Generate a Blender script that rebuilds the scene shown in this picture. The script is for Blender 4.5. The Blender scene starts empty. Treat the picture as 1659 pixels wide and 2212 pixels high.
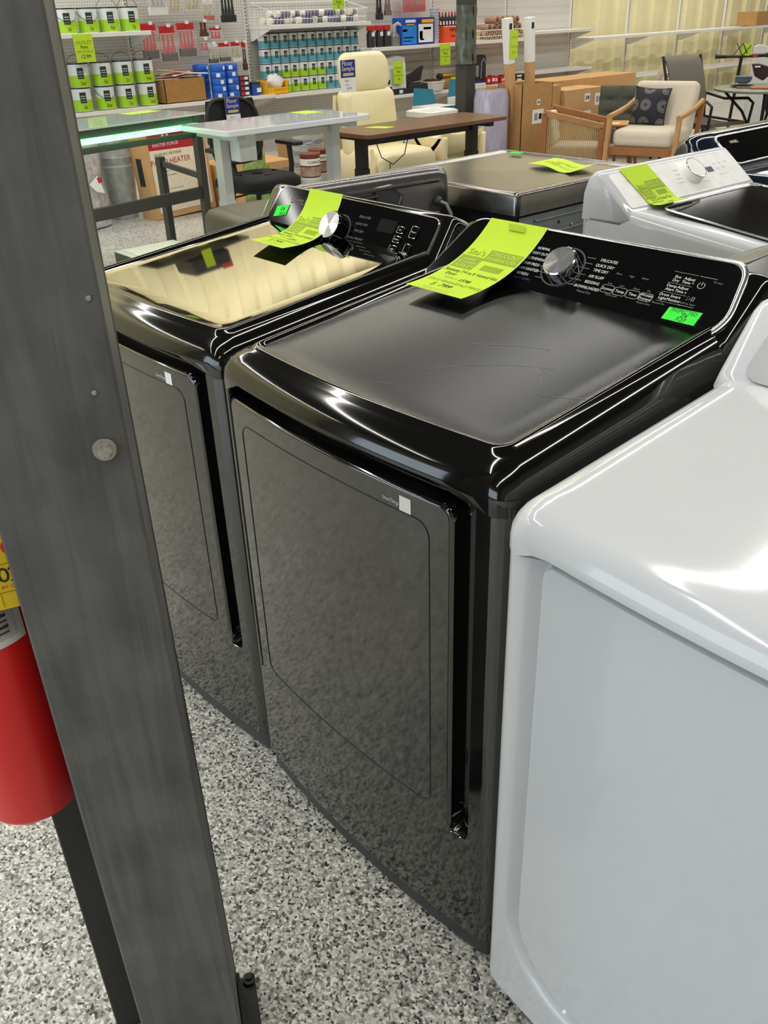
import bpy, bmesh, math, random
from mathutils import Vector, Matrix, Euler
random.seed(7)
PI = math.pi
scene = bpy.context.scene
COL = scene.collection

# ------------------------------------------------------------------ camera
def basis(yaw, pitch, roll):
    f = Vector((-math.sin(yaw)*math.cos(pitch), math.cos(yaw)*math.cos(pitch), -math.sin(pitch)))
    r = Vector((math.cos(yaw), math.sin(yaw), 0)); u = r.cross(f)
    return (math.cos(roll)*r+math.sin(roll)*u, -math.sin(roll)*r+math.cos(roll)*u, f)
cr, cu, cf = basis(0.8653, 0.5209, -0.0340)
cam = bpy.data.cameras.new('camera'); cam_o = bpy.data.objects.new('camera', cam); COL.objects.link(cam_o)
cam_o.matrix_world = Matrix(((cr.x, cu.x, -cf.x, 1.3184), (cr.y, cu.y, -cf.y, -0.7095), (cr.z, cu.z, -cf.z, 1.5130), (0, 0, 0, 1)))
cam.sensor_fit = 'VERTICAL'; cam.sensor_height = 36.0; cam.lens = 1894.6*36/2212; cam.clip_start = 0.02
scene.camera = cam_o

# ------------------------------------------------------------------ world, lights, exposure
scene.view_settings.view_transform = 'Standard'; scene.view_settings.look = 'None'
scene.view_settings.gamma = 1.0; scene.view_settings.exposure = 0.0; scene.view_settings.use_curve_mapping = False
w = bpy.data.worlds.new('world'); scene.world = w; w.use_nodes = True
w.node_tree.nodes['Background'].inputs[0].default_value = (0.70, 0.82, 1.0, 1); w.node_tree.nodes['Background'].inputs[1].default_value = 0.5
def area(name, loc, rot, sx, sy, power, color):
    l = bpy.data.lights.new(name, 'AREA'); l.shape = 'RECTANGLE'; l.size = sx; l.size_y = sy; l.energy = power; l.color = color
    o = bpy.data.objects.new(name, l); COL.objects.link(o); o.location = loc; o.rotation_euler = rot
    return o
LIGHT_ROWS = [-7.1, -4.0, -0.9, 2.2]
for lx in LIGHT_ROWS:
    area('tube_light', (lx, 5.2, 4.90), (0, 0, 0), 0.16, 22.5, 345, (1.0, 0.975, 0.925))
area('window_daylight', (-1.5, -6.9, 1.75), (PI/2, 0, 0), 9.0, 2.6, 260, (0.72, 0.86, 1.0))

scene.cycles.caustics_reflective = False; scene.cycles.caustics_refractive = False; scene.cycles.sample_clamp_indirect = 6.0

# ------------------------------------------------------------------ materials
def lin(h):
    h = h.lstrip('#'); c = [int(h[i:i+2], 16)/255 for i in (0, 2, 4)]
    return tuple(x/12.92 if x <= 0.04045 else ((x+0.055)/1.055)**2.4 for x in c)
_M = {}
def mat(name, col, rough=0.5, metal=0.0, var=0.06, scale=30.0, bump=0.0, coat=0.0, emit=None, trans=0.0, alpha=1.0, spec=0.5, stretch=(1, 1, 1), ior=1.45, rvar=0.0):
    if name in _M: return _M[name]
    if isinstance(col, str): col = lin(col)
    m = bpy.data.materials.new(name); m.use_nodes = True; nt = m.node_tree; b = nt.nodes['Principled BSDF']
    b.inputs['Roughness'].default_value = rough; b.inputs['Metallic'].default_value = metal
    b.inputs['Coat Weight'].default_value = coat; b.inputs['Coat Roughness'].default_value = 0.05
    b.inputs['Transmission Weight'].default_value = trans; b.inputs['Alpha'].default_value = alpha
    b.inputs['Specular IOR Level'].default_value = spec; b.inputs['IOR'].default_value = ior
    tc = nt.nodes.new('ShaderNodeTexCoord'); mp = nt.nodes.new('ShaderNodeMapping'); mp.inputs['Scale'].default_value = stretch
    nt.links.new(tc.outputs['Object'], mp.inputs[0])
    n = nt.nodes.new('ShaderNodeTexNoise'); n.inputs['Scale'].default_value = scale; n.inputs['Detail'].default_value = 4
    nt.links.new(mp.outputs[0], n.inputs['Vector'])
    r = nt.nodes.new('ShaderNodeValToRGB'); r.color_ramp.elements[0].position = 0.3; r.color_ramp.elements[1].position = 0.7
    r.color_ramp.elements[0].color = tuple(max(0, c*(1-var)) for c in col)+(1,); r.color_ramp.elements[1].color = tuple(min(1, c*(1+var)) for c in col)+(1,)
    nt.links.new(n.outputs['Fac'], r.inputs[0]); nt.links.new(r.outputs[0], b.inputs['Base Color'])
    if rvar:
        mr = nt.nodes.new('ShaderNodeMapRange'); mr.inputs['To Min'].default_value = max(0, rough-rvar); mr.inputs['To Max'].default_value = rough+rvar
        nt.links.new(n.outputs['Fac'], mr.inputs[0]); nt.links.new(mr.outputs[0], b.inputs['Roughness'])
    if bump:
        bp = nt.nodes.new('ShaderNodeBump'); bp.inputs['Strength'].default_value = bump; bp.inputs['Distance'].default_value = 0.004
        nt.links.new(n.outputs['Fac'], bp.inputs['Height']); nt.links.new(bp.outputs[0], b.inputs['Normal'])
    if emit:
        b.inputs['Emission Color'].default_value = tuple(emit[0])+(1,); b.inputs['Emission Strength'].default_value = emit[1]
    _M[name] = m
    return m

def floor_material():
    m = bpy.data.materials.new('flake_floor'); m.use_nodes = True; nt = m.node_tree; b = nt.nodes['Principled BSDF']
    tc = nt.nodes.new('ShaderNodeTexCoord')
    def vor(s):
        nz = nt.nodes.new('ShaderNodeTexNoise'); nz.inputs['Scale'].default_value = s*0.7; nt.links.new(tc.outputs['Object'], nz.inputs['Vector'])
        mx = nt.nodes.new('ShaderNodeMix'); mx.data_type = 'VECTOR'; mx.inputs['Factor'].default_value = 0.0
        ad = nt.nodes.new('ShaderNodeVectorMath'); ad.operation = 'MULTIPLY_ADD'; ad.inputs[1].default_value = (0.006,)*3
        nt.links.new(nz.outputs['Color'], ad.inputs[0]); nt.links.new(tc.outputs['Object'], ad.inputs[2])
        v = nt.nodes.new('ShaderNodeTexVoronoi'); v.inputs['Scale'].default_value = s; v.voronoi_dimensions = '3D'
        nt.links.new(ad.outputs[0], v.inputs['Vector'])
        sp = nt.nodes.new('ShaderNodeSeparateColor'); nt.links.new(v.outputs['Color'], sp.inputs[0])
        return sp
    s1 = vor(210.0); s2 = vor(130.0)
    r = nt.nodes.new('ShaderNodeValToRGB'); cr_ = r.color_ramp; cr_.interpolation = 'CONSTANT'
    stops = [(0.0, '303233'), (0.07, '5d5f5a'), (0.14, '90918a'), (0.34, 'b4b3aa'), (0.60, 'd3d1c8'), (0.86, 'f1ede2')]
    cr_.elements[0].position = 0; cr_.elements[0].color = lin(stops[0][1])+(1,); cr_.elements[1].position = stops[1][0]; cr_.elements[1].color = lin(stops[1][1])+(1,)
    for p_, h in stops[2:]:
        e = cr_.elements.new(p_); e.color = lin(h)+(1,)
    nt.links.new(s1.outputs[0], r.inputs[0])
    r2 = nt.nodes.new('ShaderNodeValToRGB'); r2.color_ramp.interpolation = 'CONSTANT'
    r2.color_ramp.elements[0].color = (0.22, 0.22, 0.21, 1); r2.color_ramp.elements[1].position = 0.07; r2.color_ramp.elements[1].color = (1, 1, 1, 1)
    nt.links.new(s2.outputs[1], r2.inputs[0])
    mu = nt.nodes.new('ShaderNodeMix'); mu.data_type = 'RGBA'; mu.blend_type = 'MULTIPLY'; mu.inputs['Factor'].default_value = 0.8
    nt.links.new(r.outputs[0], mu.inputs[6]); nt.links.new(r2.outputs[0], mu.inputs[7])
    nt.links.new(mu.outputs[2], b.inputs['Base Color'])
    b.inputs['Roughness'].default_value = 0.32
    return m

def wood_paint_material():
    m = bpy.data.materials.new('dark_painted_timber'); m.use_nodes = True; nt = m.node_tree; b = nt.nodes['Principled BSDF']
    tc = nt.nodes.new('ShaderNodeTexCoord'); mp = nt.nodes.new('ShaderNodeMapping'); mp.inputs['Scale'].default_value = (26, 26, 1.6)
    nt.links.new(tc.outputs['Object'], mp.inputs[0])
    n = nt.nodes.new('ShaderNodeTexNoise'); n.inputs['Scale'].default_value = 1.6; n.inputs['Detail'].default_value = 6; n.inputs['Distortion'].default_value = 1.2
    nt.links.new(mp.outputs[0], n.inputs['Vector'])
    n2 = nt.nodes.new('ShaderNodeTexNoise'); n2.inputs['Scale'].default_value = 9; n2.inputs['Detail'].default_value = 5; nt.links.new(tc.outputs['Object'], n2.inputs['Vector'])
    r = nt.nodes.new('ShaderNodeValToRGB'); r.color_ramp.elements[0].position = 0.28; r.color_ramp.elements[1].position = 0.75
    r.color_ramp.elements[0].color = lin('3f3e3b')+(1,); r.color_ramp.elements[1].color = lin('767470')+(1,)
    nt.links.new(n.outputs['Fac'], r.inputs[0])
    r2 = nt.nodes.new('ShaderNodeValToRGB'); r2.color_ramp.elements[0].position = 0.3; r2.color_ramp.elements[1].position = 0.72
    r2.color_ramp.elements[0].color = lin('484744')+(1,); r2.color_ramp.elements[1].color = lin('7a7874')+(1,)
    nt.links.new(n2.outputs['Fac'], r2.inputs[0])
    mx = nt.nodes.new('ShaderNodeMix'); mx.data_type = 'RGBA'; mx.inputs['Factor'].default_value = 0.55
    nt.links.new(r.outputs[0], mx.inputs[6]); nt.links.new(r2.outputs[0], mx.inputs[7]); nt.links.new(mx.outputs[2], b.inputs['Base Color'])
    bp = nt.nodes.new('ShaderNodeBump'); bp.inputs['Strength'].default_value = 0.5; bp.inputs['Distance'].default_value = 0.003
    nt.links.new(n.outputs['Fac'], bp.inputs['Height']); nt.links.new(bp.outputs[0], b.inputs['Normal'])
    b.inputs['Roughness'].default_value = 0.55
    return m

def peg_material():
    m = bpy.data.materials.new('white_pegboard'); m.use_nodes = True; nt = m.node_tree; b = nt.nodes['Principled BSDF']
    tc = nt.nodes.new('ShaderNodeTexCoord'); mp = nt.nodes.new('ShaderNodeMapping'); mp.inputs['Scale'].default_value = (1, 38, 38)
    nt.links.new(tc.outputs['Object'], mp.inputs[0])
    fr = nt.nodes.new('ShaderNodeVectorMath'); fr.operation = 'FRACTION'; nt.links.new(mp.outputs[0], fr.inputs[0])
    sb = nt.nodes.new('ShaderNodeVectorMath'); sb.operation = 'SUBTRACT'; sb.inputs[1].default_value = (0.5, 0.5, 0.5); nt.links.new(fr.outputs[0], sb.inputs[0])
    ml = nt.nodes.new('ShaderNodeVectorMath'); ml.operation = 'MULTIPLY'; ml.inputs[1].default_value = (0, 1, 1); nt.links.new(sb.outputs[0], ml.inputs[0])
    ln = nt.nodes.new('ShaderNodeVectorMath'); ln.operation = 'LENGTH'; nt.links.new(ml.outputs[0], ln.inputs[0])
    gt = nt.nodes.new('ShaderNodeMath'); gt.operation = 'GREATER_THAN'; gt.inputs[1].default_value = 0.16; nt.links.new(ln.outputs['Value'], gt.inputs[0])
    mx = nt.nodes.new('ShaderNodeMix'); mx.data_type = 'RGBA'; mx.inputs[6].default_value = lin('6d6a64')+(1,); mx.inputs[7].default_value = lin('d9d6cd')+(1,)
    nt.links.new(gt.outputs[0], mx.inputs['Factor']); nt.links.new(mx.outputs[2], b.inputs['Base Color']); b.inputs['Roughness'].default_value = 0.45
    return m

# ------------------------------------------------------------------ mesh building
class MB:
    def __init__(s): s.V = []; s.F = []; s.MI = []; s.mi = 0
    def add(s, V, F):
        o = len(s.V); s.V += [tuple(v) for v in V]; s.F += [tuple(i+o for i in f) for f in F]; s.MI += [s.mi]*len(F); return s
    def box(s, c, d, R=None):
        hx, hy, hz = d[0]/2, d[1]/2, d[2]/2; c = Vector(c)
        V = [Vector((x, y, z)) for x in (-hx, hx) for y in (-hy, hy) for z in (-hz, hz)]
        if R is not None: V = [R @ v for v in V]
        return s.add([v+c for v in V], [(0, 1, 3, 2), (4, 6, 7, 5), (0, 4, 5, 1), (2, 3, 7, 6), (0, 2, 6, 4), (1, 5, 7, 3)])
    def bx(s, x0, x1, y0, y1, z0, z1): return s.box(((x0+x1)/2, (y0+y1)/2, (z0+z1)/2), (x1-x0, y1-y0, z1-z0))
    def bar(s, a, b, w, h):
        a = Vector(a); b = Vector(b); d = b-a; R = d.to_track_quat('X', 'Z').to_matrix()
        return s.box((a+b)/2, (d.length, w, h), R)
    def cyl(s, a, b, r, r2=None, n=16, cap=True):
        return s.rev(a, b, [(r, 0), (r if r2 is None else r2, 1)], n, cap)
    def rev(s, a, b, prof, n=16, cap=True):   # profile of (radius, fraction along a-b)
        a = Vector(a); b = Vector(b); d = b-a; R = d.to_track_quat('Z', 'Y').to_matrix(); V = []; F = []
        for r, t in prof:
            for k in range(n):
                an = 2*PI*k/n; V.append(a+d*t+R @ Vector((r*math.cos(an), r*math.sin(an), 0)))
        for i in range(len(prof)-1):
            for k in range(n): F.append((i*n+k, i*n+(k+1) % n, (i+1)*n+(k+1) % n, (i+1)*n+k))
        if cap: F.append(tuple(range(n-1, -1, -1))); F.append(tuple((len(prof)-1)*n+k for k in range(n)))
        return s.add(V, F)
    def tube(s, pts, r, n=6, closed=False, cap=True):
        pts = [Vector(p) for p in pts]; m = len(pts); V = []; F = []; up = None
        for i, p in enumerate(pts):
            d = (pts[(i+1) % m]-pts[i-1]) if closed else (pts[min(i+1, m-1)]-pts[max(i-1, 0)])
            d.normalize()
            if up is None: up = d.orthogonal().normalized()
            up = (up-d*up.dot(d))
            up = up.normalized() if up.length > 1e-6 else d.orthogonal().normalized()
            sd = d.cross(up); rr = r[i] if isinstance(r, (list, tuple)) else r
            for k in range(n): an = 2*PI*k/n; V.append(p+up*(rr*math.cos(an))+sd*(rr*math.sin(an)))
        for i in range(m if closed else m-1):
            j = (i+1) % m
            for k in range(n): F.append((i*n+k, i*n+(k+1) % n, j*n+(k+1) % n, j*n+k))
        if cap and not closed: F.append(tuple(range(n-1, -1, -1))); F.append(tuple((m-1)*n+k for k in range(n)))
        return s.add(V, F)
    def grid(s, nu, nv, fn, flip=False):
        V = [fn(i/(nu-1), j/(nv-1)) for j in range(nv) for i in range(nu)]; F = []
        for j in range(nv-1):
            for i in range(nu-1):
                f = (j*nu+i, j*nu+i+1, (j+1)*nu+i+1, (j+1)*nu+i); F.append(f[::-1] if flip else f)
        return s.add(V, F)
    def slab(s, nu, nv, fn, nrm, t):           # a sheet with thickness t along -nrm(u,v)
        o = len(s.V); top = [Vector(fn(i/(nu-1), j/(nv-1))) for j in range(nv) for i in range(nu)]
        N = [Vector(nrm(i/(nu-1), j/(nv-1))).normalized() for j in range(nv) for i in range(nu)]
        bot = [a-b*t for a, b in zip(top, N)]; n = nu*nv; F = []
        for j in range(nv-1):
            for i in range(nu-1):
                q = (j*nu+i, j*nu+i+1, (j+1)*nu+i+1, (j+1)*nu+i); F.append(q); F.append(tuple(n+x for x in q[::-1]))
        rim = [i for i in range(nu)]+[j*nu+nu-1 for j in range(1, nv)]+[(nv-1)*nu+i for i in range(nu-2, -1, -1)]+[j*nu for j in range(nv-2, 0, -1)]
        for k in range(len(rim)): a, b = rim[k], rim[(k+1) % len(rim)]; F.append((b, a, n+a, n+b))
        return s.add(top+bot, F)
    def loft(s, rings, cap0=True, cap1=True):
        n = len(rings[0]); V = [p for r in rings for p in r]; F = []
        for i in range(len(rings)-1):
            for k in range(n): F.append((i*n+k, i*n+(k+1) % n, (i+1)*n+(k+1) % n, (i+1)*n+k))
        if cap0: F.append(tuple(range(n-1, -1, -1)))
        if cap1: F.append(tuple((len(rings)-1)*n+k for k in range(n)))
        return s.add(V, F)
    def prism(s, poly, fn, h):                 # poly of (u,v); fn(u,v,w) -> point, w from 0 to h
        return s.loft([[fn(u, v, 0) for u, v in poly], [fn(u, v, h) for u, v in poly]])
    def obj(s, name, m, parent=None, smooth=35, bevel=0, seg=2, loc=None, rz=None):
        me = bpy.data.meshes.new(name); me.from_pydata(s.V, [], s.F)
        for x in (m if isinstance(m, (list, tuple)) else [m]): me.materials.append(x)
        if any(s.MI): me.polygons.foreach_set('material_index', s.MI)
        bm = bmesh.new(); bm.from_mesh(me); bmesh.ops.recalc_face_normals(bm, faces=bm.faces); bm.to_mesh(me); bm.free()
        if smooth: me.shade_smooth(); me.set_sharp_from_angle(angle=math.radians(smooth))
        o = bpy.data.objects.new(name, me); COL.objects.link(o); o.parent = parent
        if loc is not None: o.location = loc
        if rz is not None: o.rotation_euler = (0, 0, rz)
        if bevel:
            bv = o.modifiers.new('bevel', 'BEVEL'); bv.width = bevel; bv.segments = seg; bv.limit_method = 'ANGLE'; bv.angle_limit = math.radians(40)
        return o
def sheet_obj(mb, name, m, parent=None): return mb.obj(name, m, parent)
def tag(o, label, cat, group=None, kind=None):
    if label: o['label'] = label
    if cat: o['category'] = cat
    if group: o['group'] = group
    if kind: o['kind'] = kind
    return o
def struct(o): o['kind'] = 'structure'; return o
def thing(name, label, cat, loc=(0, 0, 0), rz=0.0, group=None, rot=None):
    o = bpy.data.objects.new(name, None); COL.objects.link(o); o.location = loc; o.rotation_euler = rot if rot else (0, 0, rz)
    o.empty_display_size = 0.05
    return tag(o, label, cat, group)
def dup(root, loc, rz=None, label=None, group=None, rot=None):
    def cp(o, par):
        c = o.copy(); COL.objects.link(c); c.parent = par
        for ch in list(o.children): cp(ch, c)
        return c
    r = cp(root, None); r.location = loc
    if rz is not None: r.rotation_euler = (0, 0, rz)
    if rot is not None: r.rotation_euler = rot
    if label: r['label'] = label
    if group: r['group'] = group
    return r
_T = {}
def text_geo(t, shear=0.0):
    k = (t, shear)
    if k not in _T:
        cu_ = bpy.data.curves.new('t', 'FONT'); cu_.body = t; cu_.size = 1.0; cu_.shear = shear; cu_.resolution_u = 2; cu_.align_x = 'CENTER'; cu_.align_y = 'CENTER'
        o = bpy.data.objects.new('t', cu_); COL.objects.link(o); me = bpy.data.meshes.new_from_object(o)
        _T[k] = ([v.co.copy() for v in me.vertices], [tuple(p.vertices) for p in me.polygons])
        bpy.data.objects.remove(o); bpy.data.meshes.remove(me); bpy.data.curves.remove(cu_)
    return _T[k]
def lettering(name, items, fn, m, parent):
    """items: (text, u, v, size[, xscale, shear]); fn(u, v) -> point on the printed surface"""
    mb = MB()
    for it in items:
        t, u, v, sz = it[:4]; xs = it[4] if len(it) > 4 else 1.0; sh = it[5] if len(it) > 5 else 0.0
        V, F = text_geo(t, sh); mb.add([fn(u+p.x*sz*xs, v+p.y*sz) for p in V], F)
    o = mb.obj(name, m, parent, smooth=0); o['kind'] = 'stuff'; return o
def smooth01(a, b, x):
    t = min(1, max(0, (x-a)/(b-a))); return t*t*(3-2*t)
def rrect(x0, x1, y0, y1, r, n=5):
    P = []
    for cx, cy, a0 in ((x1-r, y0+r, -PI/2), (x1-r, y1-r, 0), (x0+r, y1-r, PI/2), (x0+r, y0+r, PI)):
        for k in range(n+1): a = a0+PI/2*k/n; P.append((cx+r*math.cos(a), cy+r*math.sin(a)))
    return P
ORD = ['first', 'second', 'third', 'fourth', 'fifth', 'sixth', 'seventh', 'eighth', 'ninth', 'tenth', 'eleventh', 'twelfth']

# ------------------------------------------------------------------ room shell
M_floor = floor_material(); M_post = wood_paint_material(); M_peg = peg_material()
M_cream = mat('cream_metal_cladding', 'efe4b6', 0.42, 0.0, 0.05, 3)
M_white = mat('white_steel', 'e9e7e0', 0.35, 0, 0.03, 8)
M_ceil = mat('dark_ceiling', '2b2a28', 0.8, 0, 0.1, 2)
M_wallp = mat('warm_white_wall', '7d7b75', 0.7, 0, 0.05, 4)
struct(MB().bx(-8.0, 5.2, -7.2, 17.2, -0.1, 0.0).obj('floor', M_floor, smooth=0))
struct(MB().bx(-8.0, 5.2, -7.2, 17.2, 5.3, 5.4).obj('ceiling', M_ceil, smooth=0))
mb = MB(); prof = []; y = -7.2
while y < 17.2:                                    # ribbed metal cladding: broad pans and raised trapezoid ribs
    prof += [(-7.74, y), (-7.74, y+0.20), (-7.69, y+0.24), (-7.69, y+0.42), (-7.74, y+0.46)]; y += 0.46
V = []; F = []
for x, yy in prof: V += [(x, yy, 0.0), (x, yy, 5.3)]
for i in range(len(prof)-1): F.append((2*i, 2*i+2, 2*i+3, 2*i+1))
mb.add(V, F); mb.bx(-7.95, -7.80, -7.2, 17.2, 0, 5.3)
struct(mb.obj('wall_back', M_cream, smooth=0))
struct(MB().bx(5.0, 5.2, -7.2, 17.2, 0, 5.3).obj('wall_right', M_wallp, smooth=0))
struct(MB().bx(-7.8, 5.0, 17.0, 17.2, 0, 5.3).obj('wall_far', M_wallp, smooth=0))
mb = MB(); mb.bx(-7.8, 5.0, -7.2, -7.0, 0, 0.4).bx(-7.8, 5.0, -7.2, -7.0, 3.1, 5.3).bx(-7.8, -6.1, -7.2, -7.0, 0.4, 3.1).bx(3.1, 5.0, -7.2, -7.0, 0.4, 3.1)
struct(mb.obj('wall_front', M_wallp, smooth=0))
mw = MB()
for k in range(6): mw.bx(-6.1+k*1.84-0.03, -6.1+k*1.84+0.03, -7.14, -7.06, 0.4, 3.1)
mw.bx(-6.1, 3.1, -7.14, -7.06, 2.3, 2.36)
win = struct(mw.obj('window_1', mat('dark_mullion', '33332f', 0.4), smooth=0))
MB().bx(-6.1, 3.1, -7.11, -7.10, 0.4, 3.1).obj('pane', mat('window_glass', 'eef4f6', 0.02, trans=1.0, var=0.0), win, smooth=0)
M_house = mat('fixture_white', 'e8e8e4', 0.4)
for i, lx in enumerate(LIGHT_ROWS):
    t = tag(MB().bx(lx-0.09, lx+0.09, -6.1, 16.5, 4.92, 4.98).obj('ceiling_light', M_house, smooth=0),
            'long white linear ceiling light, %s from the ribbed wall' % ORD[i], 'light', 'linear ceiling lights')
    mb = MB()
    for k in range(12): mb.cyl((lx, -5.8+k*1.9, 4.98), (lx, -5.8+k*1.9, 5.3), 0.006, n=6)
    mb.obj('hanger', M_house, t)
# ------------------------------------------------------------------ appliance materials
M_bss = mat('black_stainless', (0.105, 0.105, 0.101), 0.075, 0.95, 0.05, 6, coat=0.3)
M_bss_cover = mat('black_stainless_gloss', (0.045, 0.044, 0.041), 0.09, 0.9, 0.04, 6, coat=0.4)
M_deck_satin = mat('black_satin_deck', (0.022, 0.022, 0.022), 0.23, 0.95, 0.0, 9, coat=0.0)
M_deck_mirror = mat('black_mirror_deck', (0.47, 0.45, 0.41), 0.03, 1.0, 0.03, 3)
M_glass_blk = mat('black_glass_panel', (0.004, 0.004, 0.004), 0.07, 0.0, 0.0, 3, spec=0.25)
M_blk = mat('black_plastic', (0.012, 0.012, 0.012), 0.35, 0, 0.1, 40)
M_kick = mat('dark_grey_kickplate', '3b3d3e', 0.5, 0, 0.06, 20)
M_chrome = mat('bright_chrome', (0.80, 0.80, 0.79), 0.10, 1.0, 0.03, 20)
M_chrome_b = mat('brushed_aluminium', (0.58, 0.58, 0.57), 0.22, 1.0, 0.08, 60)
M_print = mat('white_print', 'dfdfda', 0.5, var=0.0)
M_print_dim = mat('grey_print', '6f7072', 0.5, var=0.0)
M_print_blue = mat('blue_print', '33488f', 0.5, var=0.0)
M_wht = mat('white_enamel', 'cdcfd0', 0.10, 0, 0.01, 5, coat=0.2)
M_grey_con = mat('grey_console', '8d8e8d', 0.3, 0.3, 0.05, 20)
M_gun = mat('gunmetal_steel', (0.20, 0.19, 0.185), 0.26, 0.92, 0.05, 8)
M_stain = mat('dark_stainless_top', (0.20, 0.185, 0.165), 0.22, 0.95, 0.06, 12, stretch=(1, 14, 1))
M_gun_side = mat('gunmetal_side', (0.09, 0.088, 0.085), 0.3, 0.9, 0.05, 8)
M_tag_pale = mat('pale_tag_print', 'cbe25e', .75, var=0)
M_galv = mat('galvanised_steel', '9aa09f', 0.38, 0.7, 0.10, 14)
M_navy = mat('navy_gloss', (0.010, 0.016, 0.030), 0.12, 0.3, 0.05, 6, coat=0.6)
M_tag = mat('neon_yellow_paper', 'bcdb2a', 0.75, 0, 0.03, 30)
M_tag2 = mat('yellow_tag_ink', '8ca61f', 0.75, 0, 0.05, 30)
M_ink = mat('black_ink', '23281a', 0.7, var=0.0)
M_green = mat('neon_green_paper', '35ee3a', 0.75, 0, 0.03, 30)
M_gink = mat('green_ink', '0c7a1c', 0.7, var=0.0)
M_stk = mat('white_sticker', 'ecebe6', 0.5, 0, 0.02)
M_stk_grey = mat('pale_grey_print', 'b9b9b6', 0.6, 0, 0.05, 80)
W = 0.686

def outline(ins, r, bow, y0, y1, nf=26, w=W):
    """appliance plan outline, counter-clockwise, with a bowed front edge"""
    x0, x1 = ins, w-ins; ya, yb = y0+ins, y1-ins; r = max(0.004, r); P = []
    for k in range(nf+1):
        x = x0+r+(x1-x0-2*r)*k/nf; P.append((x, ya))
    for k in range(1, 6): a = -PI/2+PI/2*k/6; P.append((x1-r+r*math.cos(a), ya+r+r*math.sin(a)))
    for k in range(9): P.append((x1, ya+r+(yb-ya-2*r)*k/8))
    for k in range(1, 6): a = PI/2*k/6; P.append((x1-r+r*math.cos(a), yb-r+r*math.sin(a)))
    for k in range(9): P.append((x1-r-(x1-x0-2*r)*k/8, yb))
    for k in range(1, 6): a = PI/2+PI/2*k/6; P.append((x0+r+r*math.cos(a), yb-r+r*math.sin(a)))
    for k in range(9): P.append((x0, yb-r-(yb-ya-2*r)*k/8))
    for k in range(1, 6): a = PI+PI/2*k/6; P.append((x0+r+r*math.cos(a), ya+r+r*math.sin(a)))
    def bend(x, y):
        t = max(0, 1-(y-y0)/0.25); return (x, y-bow*t*(1-((x-w/2)/(w/2))**2))
    return [bend(*q) for q in P]

def spaced(a, b, step, fine):
    out = []; t = a
    while t < b-1e-6:
        out.append(t); t += min([f for c, h, f in fine if abs(t-c) <= h]+[step])
    return out+[b]
def front_panel(name, m, parent, y0, bow, z0, z1, depth, xfine, zfine, r=0.028, w=W):
    """front skin wrapping round both vertical corners; depth(x, z) presses it in"""
    P = []
    for k in range(6): P.append((0.0, y0+r+0.05-0.05*k/6, -1, 0))
    for k in range(7): a = PI+PI/2*k/7; P.append((r+r*math.cos(a), y0+r+r*math.sin(a), math.cos(a), math.sin(a)))
    for x in spaced(r, w-r, .008, xfine): P.append((x, y0, 0, -1))
    Zs = spaced(z0, z1, .008, zfine)
    for k in range(1, 8): a = -PI/2+PI/2*k/7; P.append((w-r+r*math.cos(a), y0+r+r*math.sin(a), math.cos(a), math.sin(a)))
    for k in range(1, 7): P.append((w, y0+r+0.05*k/6, 1, 0))
    def fn(u, v):
        x, y, nx_, ny_ = P[round(u*(len(P)-1))]; z = Zs[round(v*(len(Zs)-1))]
        b = bow*(1-((x-w/2)/(w/2))**2); d = depth(x, z)
        return (min(max(x, .0015), w-.0015), y+.0015-b-ny_*d*(1 if ny_ < -0.9 else 0), z)
    mb = MB(); mb.grid(len(P), len(Zs), fn); return mb.obj(name, m, parent, smooth=40)

def top_cover(parent, m_edge, m_deck, y0, bow, zs, y1, rings, rise, tilt_y=0.5, arch=0.0, rc=0.03, one=False, crown=0.0):
    """pressed top: rings of (inset, height above seam); the deck rises towards the back"""
    H = rings[-1][1]
    def lift(y, h): return zs+h*(1+rise/H*max(0, (y-y0-0.03))/tilt_y)
    R = []
    for i, (ins, h) in enumerate(rings):
        ring = []
        for x, y in outline(ins, rc*(1-0.25*min(1, ins/0.05)), bow, y0, y1):
            z = lift(y, h)
            if arch and i <= 1 and y < y0+0.06: z += arch*smooth01(0.026, 0.075, x)*smooth01(W-0.024, W-0.06, x)*(1 if i == 0 else 0.4)
            ring.append(Vector((x, y, z)))
        R.append(ring)
    mb = MB(); mb.loft(R, True, one); cov = mb.obj('top_cover', m_edge, parent, smooth=70)
    if one: return cov
    D = []; e = rings[-1]; xm = W/2; ym = (y0+y1)/2
    def crown_(x, y): return crown*max(0, 1-((x-xm)/(xm-e[0]))**2)*max(0, 1-((y-ym)/((y1-y0)/2-e[0]))**2)
    for ins, h in [(e[0]-.002, e[1]+.0004), (e[0]+.008, e[1]-.0012)]+[(e[0]+.008+.03*k, e[1]-.0012) for k in range(1, 9)]:
        D.append([Vector((x, y, lift(y, h)+(crown_(x, y) if ins > e[0] else 0))) for x, y in outline(ins, rc*0.7, bow, y0, y1)])
    mb = MB(); mb.loft(D, False, True); mb.obj('deck', m_deck, parent, smooth=70)
    return cov
RINGS = [(0.0, 0.0), (0.0, 0.016), (0.0015, 0.030), (0.006, 0.043), (0.013, 0.053), (0.023, 0.061), (0.034, 0.066), (0.041, 0.0680), (0.0445, 0.0722), (0.0485, 0.0738), (0.0525, 0.0736), (0.0565, 0.0712), (0.060, 0.0682)]

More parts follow.
